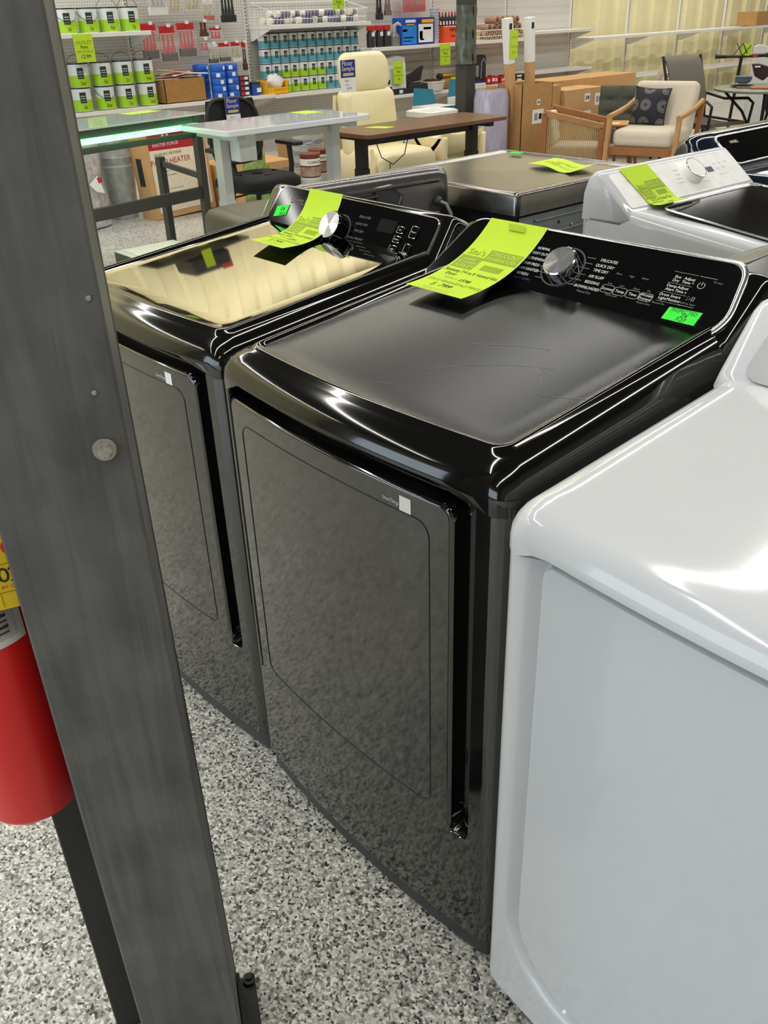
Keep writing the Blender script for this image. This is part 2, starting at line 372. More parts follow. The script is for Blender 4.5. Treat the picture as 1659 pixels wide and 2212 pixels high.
def console(parent, name, m, prof, w=W, x0=0.0, ends=((0.004, 0.80), (0.010, 0.90), (0.022, 0.97), (0.045, 1.0)), ctr=(0.67, 1.0), nmid=8):
    st = [(x0+e, s) for e, s in ends]+[(x0+0.045+(w-0.09)*k/nmid, 1.0) for k in range(1, nmid)]+[(x0+w-e, s) for e, s in reversed(ends)]
    R = [[Vector((x, ctr[0]+(y-ctr[0])*s, ctr[1]+(z-ctr[1])*s)) for y, z in prof] for x, s in st]
    return MB().loft(R).obj(name, m, parent, smooth=50)
def plane_fn(P0, P1, off=0.0, ox=0.0):
    s = Vector((0, P1[0]-P0[0], P1[1]-P0[1])).normalized(); n = Vector((1, 0, 0)).cross(s)
    return lambda u, v, h=0.0: Vector((ox+u, P0[0], P0[1]))+s*v+n*(off+h)
def poly_round(P, rs, n=6):
    out = []; m = len(P)
    for i in range(m):
        p = Vector(P[i]); a = Vector(P[i-1])-p; b = Vector(P[(i+1) % m])-p; r = rs[i]
        if r <= 0: out.append(tuple(p)); continue
        t = min(r, a.length*0.45, b.length*0.45); A = p+a.normalized()*t; B = p+b.normalized()*t
        for k in range(n+1):
            q = k/n; out.append(tuple(A*(1-q)**2+p*2*q*(1-q)+B*q*q))
    return out
def rim_strip(mb, poly, fn, wid, h):
    """raised trim around a closed polygon"""
    m = len(poly); A = sum((Vector(p) for p in poly), Vector((0, 0)))/m; V = []; F = []
    for i, p in enumerate(poly):
        p = Vector(p); d = (Vector(poly[(i+1) % m])-Vector(poly[i-1])).normalized(); n = Vector((d.y, -d.x))
        if n.dot(p-A) < 0: n = -n
        w_ = wid(p) if callable(wid) else wid; q = p+n*w_
        V += [fn(p.x, p.y, 0), fn(p.x, p.y, h), fn((p.x+q.x)/2, (p.y+q.y)/2, h*1.5), fn(q.x, q.y, h*0.6), fn(q.x, q.y, -0.002)]
    for i in range(m):
        j = (i+1) % m
        for k in range(4): F.append((i*5+k, j*5+k, j*5+k+1, i*5+k+1))
    return mb.add(V, F)

# ------------------------------------------------------------------ price tags
def price_tag(name, label, path, u0, width, lines, org=(0, 0, 0), axis=Vector((1, 0, 0)), group='neon price tags', skew=0.0, maxlen=None):
    """a sheet following path (list of 3D points, top first), spanning `width` along axis; lines: (text, s, v, size, ink)
    s is 0..1 across, v is metres from the top"""
    pts = [Vector(p) for p in path]; L = [0]
    for a, b in zip(pts, pts[1:]): L.append(L[-1]+(b-a).length)
    def at(v):
        v = min(max(v, 0), L[-1]); i = max(k for k in range(len(L)-1) if L[k] <= v+1e-9); t = (v-L[i])/(L[i+1]-L[i])
        return pts[i].lerp(pts[i+1], t), (pts[i+1]-pts[i]).normalized()
    def fn(u, v, h=0.0):
        p, d = at(v); n = axis.cross(-d).normalized()
        return p+axis*(u0+u+skew*v)+n*h
    t = thing(name, label, 'price tag', org, 0, group)
    nv = 40; mb = MB()
    mb.slab(5, nv, lambda a, b: fn(a*width, b*L[-1], 0.0006), lambda a, b: axis.cross(-at(b*L[-1])[1]), 0.0005)
    sh = mb.obj('paper', M_tag, t, smooth=60)
    for inkname, m in (('ink', M_ink), ('print', M_tag2), ('pale', M_tag_pale)):
        its = [l for l in lines if l[4] == inkname]
        if its: lettering({'ink': 'handwriting', 'print': 'printed_text', 'pale': 'header_text'}[inkname], [(l[0], l[1]*width, -l[2], l[3])+tuple(l[5:]) for l in its], lambda u, v: fn(u, -v, 0.0013), m, sh)
    blocks = [l for l in lines if l[4] == 'block']
    if blocks:
        mb = MB()
        for (_, s, v, sz, _k, hh) in blocks:
            mb.grid(2, 6, lambda a, b: fn((s-sz/2+a*sz)*width, v-hh/2+b*hh, 0.0009))
        mb.obj('printed_block', M_tag2, sh, smooth=60)
    return t
# ------------------------------------------------------------------ the two black dryers
def rr_sd(x, z, x0, x1, z0, z1, r):
    cx, cz = (x0+x1)/2, (z0+z1)/2; qx = abs(x-cx)-((x1-x0)/2-r); qz = abs(z-cz)-((z1-z0)/2-r)
    return math.hypot(max(qx, 0), max(qz, 0))+min(max(qx, qz), 0)-r
def groove(x, z):
    """finger groove right of the door and shadow gap above it, both following the rounded door outline"""
    if z < .28: return 0.0
    door = rr_sd(x, z, .0335, .599, -.6, .9265, .022)
    zone = rr_sd(x, z, .0300, .637, .296, 1.3, .020)
    if door <= 0: return .0045*smooth01(-.006, 0.0, door)*smooth01(.30, .34, z)
    return .032*smooth01(0.0, .0022, door)*smooth01(.0, -.003, zone)
DXF = [(.033, .009, .0012), (.050, .014, .0015), (.594, .022, .0015), (.636, .008, .0012)]
DZF = [(.30, .03, .003), (.925, .032, .0018)]
def bowed(x, y0=0.0365, bow=0.024): return y0-bow*(1-((x-W/2)/(W/2))**2)
def black_dryer(label, x0, y0, deck_mat, feet=True):
    t = thing('clothes_dryer', label, 'dryer', (x0, y0, 0))
    MB().bx(0.006, W-0.006, 0.075, 0.735, 0.03, 0.936).obj('cabinet', M_bss, t, smooth=0)
    fp = front_panel('front_panel', M_bss, t, 0.035, 0.024, 0.062, 0.962, groove, DXF, DZF)
    # kick plate, slightly set back, following the bow
    mb = MB(); P = [(x, y+0.006) for x, y in outline(0.006, 0.02, 0.024, 0.035, 0.20)]
    mb.loft([[Vector((x, y, z)) for x, y in P] for z in (0.012, 0.060)]); mb.obj('kick_plate', M_kick, t, smooth=50)
    for fx in (0.05, W-0.05):
        for fy in (0.09, 0.68): MB().cyl((fx, fy, 0), (fx, fy, 0.031), 0.018, n=12).obj('foot', M_blk, t)
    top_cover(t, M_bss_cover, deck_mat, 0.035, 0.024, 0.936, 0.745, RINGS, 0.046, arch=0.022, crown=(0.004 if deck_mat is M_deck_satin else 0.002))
    # door glass and its engraved outline
    R = rrect(0.074, 0.556, 0.328, 0.886, 0.026, 6)
    def dense(R):
        out = []
        for i in range(len(R)):
            a, b = R[i], R[(i+1) % len(R)]; n = max(1, int(math.hypot(a[0]-b[0], a[1]-b[1])/0.03))
            for k in range(n): out.append((a[0]+(b[0]-a[0])*k/n, a[1]+(b[1]-a[1])*k/n))
        return out
    RD = dense(R)
    mb = MB(); mb.tube([(x, bowed(x)-0.0002, z) for x, z in RD], 0.0012, 5, closed=True); seam = mb.obj('door_seam', M_blk, fp)
    return t, fp
def dryer_sticker(fp, parent):
    f = lambda u, v: Vector((u, bowed(u)-0.0006, v))
    mb = MB(); mb.slab(6, 3, lambda a, b: (0.500+a*0.022, bowed(0.500+a*0.022)-0.0008, 0.888+b*0.024), lambda a, b: (0, -1, 0), 0.0006)
    mb.obj('white_sticker', M_stk, fp)
    lettering('lettering', [('SmartThings', 0.482, 0.8975, 0.0085, 0.78)], f, M_print, fp)

PROF = [(0.538, 1.012), (0.550, 1.040), (0.556, 1.045), (0.646, 1.120), (0.657, 1.1275), (0.668, 1.128), (0.690, 1.119), (0.716, 1.102), (0.738, 1.078), (0.750, 1.050), (0.752, 0.96), (0.60, 0.95)]
d_main, fp = black_dryer('large black stainless dryer with scratched satin top and neon tag, centre foreground', 0.0, 0.0, M_deck_satin)
dryer_sticker(fp, d_main)
con = console(d_main, 'console', M_bss_cover, PROF)
pf = plane_fn((0.556, 1.045), (0.652, 1.125), 0.0015)
poly = poly_round([(0.004, -0.016), (0.615, -0.017), (0.652, 0.030), (0.632, 0.138), (0.040, 0.136)], [0.012, 0.045, 0.03, 0.030, 0.035])
MB().prism(poly, pf, 0.0025).obj('control_panel', M_glass_blk, d_main, smooth=40)
mb = MB(); rim_strip(mb, poly, lambda u, v, h: pf(u, v, h), lambda p: 0.0035+0.006*smooth01(0.56, 0.62, p.x), 0.003); mb.obj('chrome_trim', M_chrome_b, d_main, smooth=60)
pt = lambda u, v: pf(u, v, 0.0030)
left = [('NORMAL', .244, .095), ('HEAVY DUTY', .243, .083), ('ACTIVEWEAR', .241, .0705), ('PERM PRESS', .238, .058), ('STEAM SANITIZE', .236, .046), ('REFRESH', .233, .034)]
right = [('DELICATES', .392, .096), ('QUICK DRY', .390, .084), ('TIME DRY', .388, .073), ('AIR FLUFF', .387, .0595), ('BEDDING', .386, .047), ('DOWNLOADED', .382, .035)]
its = [(a, u, v, 0.0085, 0.86) for a, u, v in left+right]
its += [('Dryness', .422, .042, .0078), ('Temp', .448, .042, .0078), ('Time', .474, .042, .0078), ('Wrinkle', .500, .046, .0074), ('Prevent', .500, .039, .0074),
        ('Eco', .533, .0935, .0078), ('Dry', .533, .086, .0078), ('Adjust', .555, .0935, .0078), ('Time ^', .555, .086, .0078), ('Damp', .532, .0745, .0078), ('Alert', .532, .067, .0078),
        ('Adjust', .553, .0745, .0078), ('Time v', .553, .067, .0078), ('Drum', .529, .0555, .0078), ('Light', .529, .048, .0078), ('Smart', .550, .0555, .0078), ('Monitor', .550, .048, .0078)]
lettering('lettering', its, pt, M_print, d_main)
lettering('small_lettering', [('More', .426, .076, .0055), ('High', .452, .076, .0055), ('60min', .479, .077, .0055), ('Less', .421, .054, .0055), ('Low', .446, .054, .0055), ('20min', .475, .054, .0055), ('On', .499, .055, .0055),
          ('Manual Dry', .381, .0255, .0065), ('Hold to Start', .576, .0475, .0055), ('*(3 sec)', .604, .097, .0055), ('*Sound On', .527, .037, .0055), ('*Smart Care', .502, .030, .0055), ('*Child Lock', .436, .031, .0055)], pt, M_print_dim, d_main)
lettering('blue_lettering', [('Steam Cycles', .237, .0245, .0075)], pt, M_print_blue, d_main)
mb = MB()
for (u, v) in [(.422, .042), (.448, .042), (.474, .042), (.500, .0425)]:
    R = rrect(u-.0122, u+.0122, v-.0078, v+.0078, .004, 3); mb.tube([pt(a, b) for a, b in R], .0003, 4, closed=True)
for k, (a, u, v) in enumerate(left): mb.tube([pt(.258+.006*(k in (0, 5)), v), pt(.283-.01*(k in (1, 2, 3)), v)], .0003, 4)
for k, (a, u, v) in enumerate(right): mb.tube([pt(.345-.012*k/5, v), pt(.363, v)], .0003, 4)
for v in (.103, .080, .061, .042): mb.tube([pt(.521, v), pt(.566, v)], .0002, 4)
mb.tube([pt(.569, .103), pt(.600, .103)], .0003, 4); mb.tube([pt(.562, .0425), pt(.590, .0425)], .0003, 4)
mb.tube([pt(.580+.006*math.sin(a), .086+.006*math.cos(a)) for a in [0.6+k*(2*PI-1.2)/14 for k in range(15)]], .0005, 4); mb.tube([pt(.580, .086), pt(.580, .093)], .0005, 4)
mb.tube([pt(.570, .0535), pt(.570, .0625), pt(.5765, .058)], .0004, 4, closed=True); mb.tube([pt(.579, .0535), pt(.579, .0625)], .0004, 4); mb.tube([pt(.5825, .0535), pt(.5825, .0625)], .0004, 4)
mb.obj('icon_lines', M_print, d_main)
def knob(parent, f, u, v, R, h, ring=1.28, faces=True, side=None):
    k = MB(); k.rev(f(u, v, 0.0), f(u, v, h), [(R*1.0, 0), (R*1.0, 0.75), (R*0.97, 0.92), (R*0.90, 1.0)], 40); ko = k.obj('dial_knob', side or M_chrome, parent, smooth=30)
    rg = MB(); rg.tube([f(u+R*ring*math.cos(a), v+R*ring*math.sin(a), 0.002) for a in [2*PI*i/48 for i in range(48)]], 0.0022, 6, closed=True); rg.obj('dial_ring', M_kick, parent)
    # face: radial sectors tipped alternately, like spun metal
    fc = MB(); n = 48
    for i in range(n):
        a0, a1 = 2*PI*i/n, 2*PI*(i+1)/n
        w0, w1 = 0.0006*math.sin(3*a0+0.6), 0.0006*math.sin(3*a1+0.6)
        fc.add([f(u, v, h+0.0012), f(u+R*.90*math.cos(a0), v+R*.90*math.sin(a0), h+0.0007+w0), f(u+R*.90*math.cos(a1), v+R*.90*math.sin(a1), h+0.0007+w1)], [(0, 1, 2)])
    fc.obj('dial_face', M_chrome_b, ko, smooth=60)
    mk = MB(); mk.tube([f(u, v+R*.99, h*.55), f(u, v+R*.99, h*.95)], 0.0008, 4); mk.obj('pointer', M_print, ko)
    return ko
knob(d_main, pf, 0.308, 0.066, 0.033, 0.022)

# ---- left dryer
LX, LY = -0.692, 0.010
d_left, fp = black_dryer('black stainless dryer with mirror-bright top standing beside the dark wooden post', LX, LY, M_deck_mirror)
dryer_sticker(fp, d_left)
PROF2 = [(0.548, 1.010), (0.562, 1.020), (0.575, 1.030), (0.638, 1.120), (0.646, 1.1275), (0.655, 1.128), (0.680, 1.118), (0.712, 1.100), (0.738, 1.070), (0.750, 1.040), (0.752, 0.96), (0.62, 0.95)]
console(d_left, 'console', M_bss_cover, PROF2, ends=((0.004, 0.86), (0.010, 0.93), (0.022, 0.98), (0.045, 1.0)))
pl = plane_fn((0.575, 1.03), (0.645, 1.13), 0.0015)
poly = poly_round([(0.040, -0.016), (0.640, -0.018), (0.640, 0.108), (0.070, 0.118)], [0.01, 0.03, 0.022, 0.02])
MB().prism(poly, pl, 0.002).obj('control_panel', M_glass_blk, d_left, smooth=40)
mb = MB(); rim_strip(mb, poly, lambda u, v, h: pl(u, v, h), 0.003, 0.002); mb.obj('chrome_trim', M_chrome_b, d_left, smooth=60)
ptl = lambda u, v: pl(u, v, 0.0026)
lettering('brand_lettering', [('SAMSUNG', .163, .084, .020)], ptl, M_print_dim, d_left)
lettering('lettering', [('DELICATES', .409, .080, .008), ('QUICK DRY', .408, .063, .008), ('TIME DRY', .407, .046, .008), ('WRINKLE PREVENT', .402, .028, .007), ('DOWNLOADED', .404, .011, .008), ('MOISTURE SENSOR', .110, .018, .006)], ptl, M_print_dim, d_left)
knob(d_left, pl, 0.337, 0.037, 0.036, 0.034, 1.06, side=M_glass_blk)
def key(u, v, w_, h_, txt):
    R = rrect(u-w_/2, u+w_/2, v-h_/2, v+h_/2, .003, 3)
    k = MB().prism(R, lambda a, b, c: pl(a, b, .0015+c), .004).obj('button', M_glass_blk, d_left)
    mb = MB(); mb.tube([pl(a, b, .0055) for a, b in R], .0007, 4, closed=True); mb.obj('button_rim', M_chrome, k)
    lettering('button_text', [(txt, u, v, .0055)], lambda a, b: pl(a, b, .0062), M_print, k)
for u, v, w_, h_, s in [(.452, .006, .022, .014, 'Dryness'), (.482, .006, .022, .014, 'Temp'), (.513, .005, .022, .014, 'Time'), (.548, .003, .022, .016, 'Prevent'),
                        (.540, .068, .020, .014, 'Eco'), (.540, .046, .020, .014, 'Damp'), (.539, .023, .022, .016, 'Light'), (.582, .069, .020, .026, 'Power'), (.582, .021, .018, .040, 'Start')]: key(u, v, w_, h_, s)
MB().prism(rrect(.462, .518, .056, .086, .004, 3), lambda a, b, c: pl(a, b, .002+c), .0008).obj('display', mat('dark_display', (.012, .015, .014), .1), d_left)

# ------------------------------------------------------------------ white dryer, right foreground
WX, WY = 0.712, -0.040
d_wht = thing('clothes_dryer', 'glossy white dryer cropped at the right edge of the picture', 'dryer', (WX, WY, 0))
MB().bx(0.004, W-0.004, 0.075, 0.735, 0.05, 0.936).obj('cabinet', M_wht, d_wht, smooth=0)
def wdoor(x, z):
    """gutter sloping in to the crisp edge of the big door: tight corners on top, wide ones below"""
    r = .022 if z > .55 else .115
    d = rr_sd(x, z, .066, W-.066, .175, .940, r) if z > .55 else rr_sd(x, z, .066, W-.066, .175, 1.6, r)
    top = .022*smooth01(.9425, .946, z)*smooth01(.036, .060, x)*smooth01(W-.036, W-.06, x)
    if d <= 0: g = .005+.017*smooth01(-.0025, 0.0, d)
    else: g = .022*(1-smooth01(0, .026, d))
    return max(g, top)
front_panel('front_panel', M_wht, d_wht, 0.035, 0.020, 0.075, 0.957, wdoor, [(.060, .024, .0014), (W-.060, .024, .003), (.12, .06, .004)], [(.22, .09, .003), (.938, .036, .0016)])
mb = MB(); P = [(x, y+0.030) for x, y in outline(0.010, 0.02, 0.020, 0.035, 0.20)]; mb.loft([[Vector((x, y, z)) for x, y in P] for z in (0.012, 0.075)]); mb.obj('kick_plate', M_blk, d_wht, smooth=50)
for fx in (0.05, W-0.05):
    for fy in (0.11, 0.68): MB().cyl((fx, fy, 0), (fx, fy, 0.051), 0.018, n=12).obj('foot', M_blk, d_wht)
WR = [(0.0, 0.0), (0.0, 0.018), (0.0015, 0.030), (0.006, 0.042), (0.012, 0.0510), (0.020, 0.0580), (0.030, 0.0625), (0.042, 0.0650), (0.055, 0.0661), (0.07, 0.0664), (0.14, 0.0664)]
top_cover(d_wht, M_wht, M_wht, 0.030, 0.020, 0.936, 0.56, WR, 0.040, arch=0.018, rc=0.035, one=True)
prof = [(0.475, 1.020), (0.490, 1.040), (0.565, 1.120), (0.585, 1.130), (0.66, 1.125), (0.72, 1.08), (0.735, 1.0), (0.735, 0.93), (0.50, 0.93)]
console(d_wht, 'console', M_wht, prof, ctr=(0.62, 1.0), ends=((0.002, 0.84), (0.008, 0.93), (0.018, 0.98), (0.045, 1.0)))
pw = plane_fn((0.490, 1.040), (0.565, 1.120), 0.001)
MB().prism(poly_round([(0.045, -0.004), (0.64, -0.004), (0.63, 0.108), (0.055, 0.108)], [0.03]*4), pw, 0.002).obj('control_panel', M_grey_con, d_wht)
knob(d_wht, pw, 0.34, 0.055, 0.032, 0.022)
# ------------------------------------------------------------------ tags and stickers on the black dryers
def bez(P, n):
    out = []
    for k in range(n+1):
        t = k/n; out.append(P[0]*(1-t)**3+P[1]*3*t*(1-t)**2+P[2]*3*t*t*(1-t)+P[3]*t**3)
    return out
sm = Vector((0, 0.096, 0.080)).normalized(); nm = Vector((0, -sm.z, sm.y)); Pm = Vector((0, 0.556, 1.045))
path_main = [Pm+sm*v+nm*0.0058 for v in (0.140, 0.128)]+bez([Pm+sm*.115+nm*.006, Pm+sm*.035+nm*.008, Vector((0, .50, 1.0560)), Vector((0, .415, 1.0560))], 16)
def tagtext(l1, l2, retail, price, k=1.0):
    T = [("Stu's", .22, .092, .024, 'print'), ('HOME', .22, .116, .011, 'pale'), ('IMPROVEMENT', .22, .127, .009, 'pale'), ('OUTLET', .22, .140, .015, 'pale'),
         ('', .69, .094, .56, 'block', .034), ('', .22, .126, .38, 'block', .044), ('', .70, .132, .34, 'block', .018), ('DISCOUNT', .70, .087, .016, 'pale', .85), ('WAREHOUSE', .69, .102, .014, 'pale', .85),
         (l1, .50, .160, .0140, 'ink', .80, .2), (l2, .24, .175, .0140, 'ink', .85, .2), ('RETAIL $', .34, .192, .008, 'print'), (retail, .58, .192, .015, 'ink', 1, .2),
         ("STU'S WHOLESALE PRICE", .52, .211, .0140, 'print', .85), ('$', .28, .231, .022, 'print'), (price, .48, .231, .021, 'ink', 1, .25),
         ('all sales final, sold as shown, no returns', .5, .250, .005, 'print'), ('see store for details of every item', .5, .257, .005, 'print')]
    return [(a[0], a[1], a[2]*k)+tuple(a[3:]) for a in T]
t = price_tag('price_tag', 'neon yellow price tag draped over the control panel of the centre black dryer', path_main, 0.078, 0.146,
              tagtext('Samsung 7.4 cu ft Vented Gas', 'Dryer', '1598', '799'), skew=0.03)
mb = MB(); mb.prism([(.142, .118), (.182, .118), (.172, .132), (.132, .132)], lambda a, b, c: pf(a, b, .0078+c), .0003)
mb.obj('clear_tape', mat('clear_tape', 'b0c840', 0.08, coat=0.8), t)
# left dryer's tag
sl = Vector((0, 0.07, 0.10)).normalized(); nl = Vector((0, -sl.z, sl.y)); P0 = Vector((0, 0.575+LY, 1.03))
pts = [P0+sl*v+nl*.006 for v in (.122, .11)]+bez([P0+sl*.10+nl*.006, P0+sl*.010+nl*.012, Vector((0, .520, 1.0460)), Vector((0, .425, 1.0560))], 16)
t2 = price_tag('price_tag', 'neon yellow price tag curling over the console of the mirror-topped dryer', pts, LX+0.176, 0.128, tagtext('Samsung 7.4 cu ft Vented', 'Smart  Dryer', '1599', '799', .93), skew=0.22)
def sticker(name, label, P, fn, lines):
    s = thing(name, label, 'sticker'); s0 = MB().prism(P, fn, .0004).obj('paper', M_green, s)
    lettering('stamp', [l for l in lines if l[0] == 'INSPECTED'], lambda u, v: fn(u, v, .0009), M_gink, s0) if any(l[0] == 'INSPECTED' for l in lines) else None
    lettering('handwriting', [l for l in lines if l[0] != 'INSPECTED'], lambda u, v: fn(u, v, .0010), M_ink, s0)
    return s
sticker('inspection_sticker', 'neon green INSPECTED sticker on the lower right of the centre control panel', [(.549, .011), (.609, .011), (.611, .037), (.551, .035)], lambda a, b, c: pf(a, b, .0030+c),
        [('INSPECTED', .581, .031, .0105, .9), ('Z4', .583, .0235, .010, 1, .3), ('7-27', .581, .0155, .010, 1, .3)])
fl2 = lambda a, b, c: Vector((LX, LY, 0))+pl(a, b, .0030+c)
sticker('inspection_sticker', 'small neon green sticker beside the brand name on the left dryer console', [(.075, .035), (.122, .045), (.122, .073), (.075, .063)], fl2, [('Z4', .100, .058, .013, 1, .3), ('6/15', .106, .046, .012, 1, .3)])

def deckz(x, y): return .936+.067*(1+.046/.0682*(y-.065)/.5)+.004*max(0, 1-((x-W/2)/(W/2-.06))**2)*max(0, 1-((y-.39)/.295)**2)+.0002
for k, P in enumerate(([(.37, .20), (.42, .255), (.47, .29), (.53, .315)], [(.36, .31), (.42, .345), (.48, .365)], [(.50, .30), (.53, .285), (.545, .262)], [(.56, .235), (.59, .245), (.62, .262)], [(.33, .12), (.36, .13)])):
    mb = MB(); mb.tube([(x, y, deckz(x, y)) for x, y in P], .00035, 4); mb.obj('scratch', mat('scratch_mark', (.30, .30, .30), .6, 0), d_main)
# ------------------------------------------------------------------ gunmetal machine seen from behind (faces the far aisle)
g = thing('washing_machine', 'gunmetal washer seen from behind with a grey power cord on its console', 'washer', (-1.553, 1.545, 0), -PI/2-0.10)
WG = 0.60
mb = MB(); mb.loft([[Vector((x, y, z)) for x, y in outline(i, 0.03, 0.01, 0.03, 0.70, w=WG)] for i, z in ((0.0, 0.02), (0.0, 0.86), (0.003, 0.885), (0.014, 0.905), (0.04, 0.915), (0.06, 0.917))])
mb.obj('cabinet', M_gun_side, g, smooth=60)
pr = [(0.575, 0.90), (0.60, 0.93), (0.640, 1.03), (0.652, 1.052), (0.672, 1.062), (0.694, 1.055), (0.704, 1.035), (0.708, 0.99), (0.708, 0.80), (0.60, 0.80)]
console(g, 'console', M_gun, pr, w=WG, ctr=(0.66, 0.95), ends=((0.000, 0.72), (0.006, 0.86), (0.016, 0.95), (0.045, 1.0)))
Y = 0.7085
for z0, x0_, x1_ in ((1.020, .05, .56), (1.000, .30, .555), (0.982, .32, .55), (0.915, .05, .30)):
    mb = MB(); mb.tube([(x0_, Y-.001, z0), (x0_+.01, Y+.003, z0), (x1_-.01, Y+.003, z0), (x1_, Y-.001, z0)], .0065, 8); mb.obj('pressed_rib', M_gun, g)
mb = MB(); R = poly_round([(.215, .955), (.30, .965), (.31, 1.022), (.245, 1.026), (.20, .992)], [.01]*5)
mb.tube([(x, Y, z) for x, z in R], .006, 8, closed=True); mb.obj('grip_rim', M_gun, g)
MB().prism(R, lambda a, b, c: Vector((a, Y-.002+c, b)), .0025).obj('grip_recess', mat('recess_shade', (.11, .11, .11), .25, .9), g)  # flush plate whose darker steel colour imitates the shade inside the grip
MB().prism(rrect(.155, .20, .895, .906, .003), lambda a, b, c: Vector((a, Y-.001+c, b)), .002).obj('bright_label', M_stk, g)
MB().prism(rrect(.10, .16, .868, .885, .003), lambda a, b, c: Vector((a, Y-.001+c, b)), .002).obj('black_label', M_blk, g)
MB().rev((.055, Y-.004, .955), (.055, Y+.02, .955), [(.016, 0), (.016, .4), (.009, 1)], 14).obj('cord_grommet', M_kick, g)
mb = MB(); mb.tube([(.055, Y+.015, .955), (.050, Y+.04, .950), (.042, Y+.055, .92), (.036, Y+.056, .86), (.034, Y+.05, .78), (.04, Y+.05, .5), (.05, Y+.05, .2), (.08, Y+.05, .012)], .0055, 8); mb.obj('power_cord', mat('grey_rubber', '8a8a86', .5), g)
MB().prism(rrect(.05, .55, .25, .78, .02), lambda a, b, c: Vector((a, .7005+c, b)), .004).obj('rear_panel', M_galv, g)

# ------------------------------------------------------------------ stainless-topped dryer seen from its galvanised back
s = thing('clothes_dryer', 'dark stainless topped dryer with bare galvanised back behind the white washer', 'dryer', (-1.325, 1.545, 0))
MB().bx(0.02, 0.69, 0.02, 0.70, 0.02, 0.915).obj('cabinet', M_blk, s, smooth=0)
mb = MB(); mb.loft([[Vector((x*1.05, y, z)) for x, y in rrect(i, 0.68-i, i, 0.725-i, 0.02, 4)] for i, z in ((0.0, 0.915), (0.0, 0.975), (0.004, 0.985), (0.012, 0.988), (0.028, 0.987), (0.036, 0.980), (0.05, 0.979))])
mb.obj('steel_top', M_stain, s, smooth=50)
MB().bx(0.6905, 0.700, 0.03, 0.70, 0.03, 0.905).obj('rear_panel', M_galv, s, bevel=.003)
for zz in (.885, .835): 
    mb = MB(); mb.tube([(.702, .10, zz), (.704, .12, zz), (.704, .62, zz), (.702, .64, zz)], .004, 6); mb.obj('pressed_rib', M_galv, s)
for yy, zz in ((.06, .93), (.30, .845), (.06, .86), (.66, .86)): MB().rev((.699, yy, zz), (.708, yy, zz), [(.007, 0), (.006, .6), (.003, 1)], 10).obj('screw', M_chrome_b, s)
MB().cyl((.701, .23, .862), (.7015, .23, .862), .006, n=8).obj('slot', M_blk, s)
mb = MB(); mb.slab(9, 7, lambda a, b: (-.98+a*.24+.02*b, 2.02+b*.13-.05*a, .9905+.012*math.sin(a*6+b)*a+.006*b*b), lambda a, b: (0, 0, 1), .0005)
tg = thing('price_tag', 'crumpled neon yellow tag lying flat on the stainless dryer top', 'price tag', group='neon price tags'); tgp = mb.obj('paper', M_tag, tg, smooth=60)
fnn = lambda a, b: Vector((-.98+a*.24+.02*b, 2.02+b*.13-.05*a, .9925+.012*math.sin(a*6+b)*a+.006*b*b))
lettering('printed_text', [('OUTLET', .55, .62, .16, .8), ('WHOLESALE', .58, .35, .12, .8)], fnn, M_tag2, tgp)
lettering('red_stamp', [('SOLD', .30, .45, .22, .6)], fnn, mat('red_ink', 'd8602a', .7, var=0), tgp)
tag(MB().box((-1.20, 2.205, .9888), (.06, .03, .001)).obj('inspection_sticker', M_green, smooth=0), 'tiny neon green sticker on the far edge of the stainless dryer top', 'sticker')

# ------------------------------------------------------------------ white top-load washer facing right
lg = thing('washing_machine', 'white top-load washer with black glass lid and big white dial', 'washer', (0.310, 1.565, 0), PI/2-0.03)
mb = MB(); mb.loft([[Vector((x, y, z+0.045*max(0, min(1, (y-.03)/.50))*(1 if z > .5 else 0))) for x, y in outline(i, 0.03, 0.012, 0.03, 0.70)] for i, z in ((0.0, 0.02), (0.0, 0.895), (0.001, 0.905), (0.008, 0.922), (0.014, 0.929), (0.03, 0.931))])
mb.obj('cabinet', M_wht, lg, smooth=50)
pr = [(0.515, 0.95), (0.530, 0.975), (0.642, 1.064), (0.652, 1.071), (0.668, 1.072), (0.688, 1.055), (0.704, 1.01), (0.706, 0.93), (0.55, 0.93)]
console(lg, 'console', M_wht, pr, ctr=(0.63, 0.96), ends=((0.000, 0.90), (0.004, 0.955), (0.010, 0.985), (0.022, 1.0)))
pg = plane_fn((0.530, 0.975), (0.650, 1.070), 0.0005)
MB().prism(poly_round([(.020, .006), (.668, .006), (.655, .140), (.030, .140)], [.012]*4), pg, .0015).obj('control_panel', mat('white_panel', 'efeeea', .25), lg)
MB().bx(.05, .14, .70, .735, .84, .985).obj('hose_bracket', M_wht, lg, bevel=.008)
k = MB(); k.rev(pg(.395, .080), pg(.395, .080, .03), [(.040, 0), (.039, .8), (.036, 1.0)], 36); ko = k.obj('dial_knob', mat('white_plastic', 'f1f0ec', .25), lg)
mb = MB(); mb.tube([pg(.395+.0375*math.cos(a), .080+.0375*math.sin(a), .029) for a in [2*PI*i/40 for i in range(40)]], .0012, 5, closed=True); mb.obj('dial_rim', M_chrome, ko)
MB().prism(rrect(.485, .520, .071, .092, .002), lambda a, b, c: pg(a, b, .0015+c), .0006).obj('display', mat('lcd_grey', '5b6272', .2), lg)
lettering('lettering', [('Normal', .335, .105, .009), ('Heavy', .330, .088, .009), ('Bedding', .326, .072, .009), ('Delicates', .322, .056, .009), ('Towels', .445, .040, .009), ('Soil', .545, .10, .009), ('Spin', .575, .10, .009), ('Temp', .605, .10, .009), ('Delay', .545, .08, .009), ('Rinse', .580, .08, .009), ('Power', .545, .055, .009), ('Start', .580, .055, .009), ('LG', .095, .105, .018)], lambda u, v: pg(u, v, .0022), M_stk_grey, lg)
def lidz(y): return 0.9345+0.045*max(0, min(1, (y-.03)/.50))
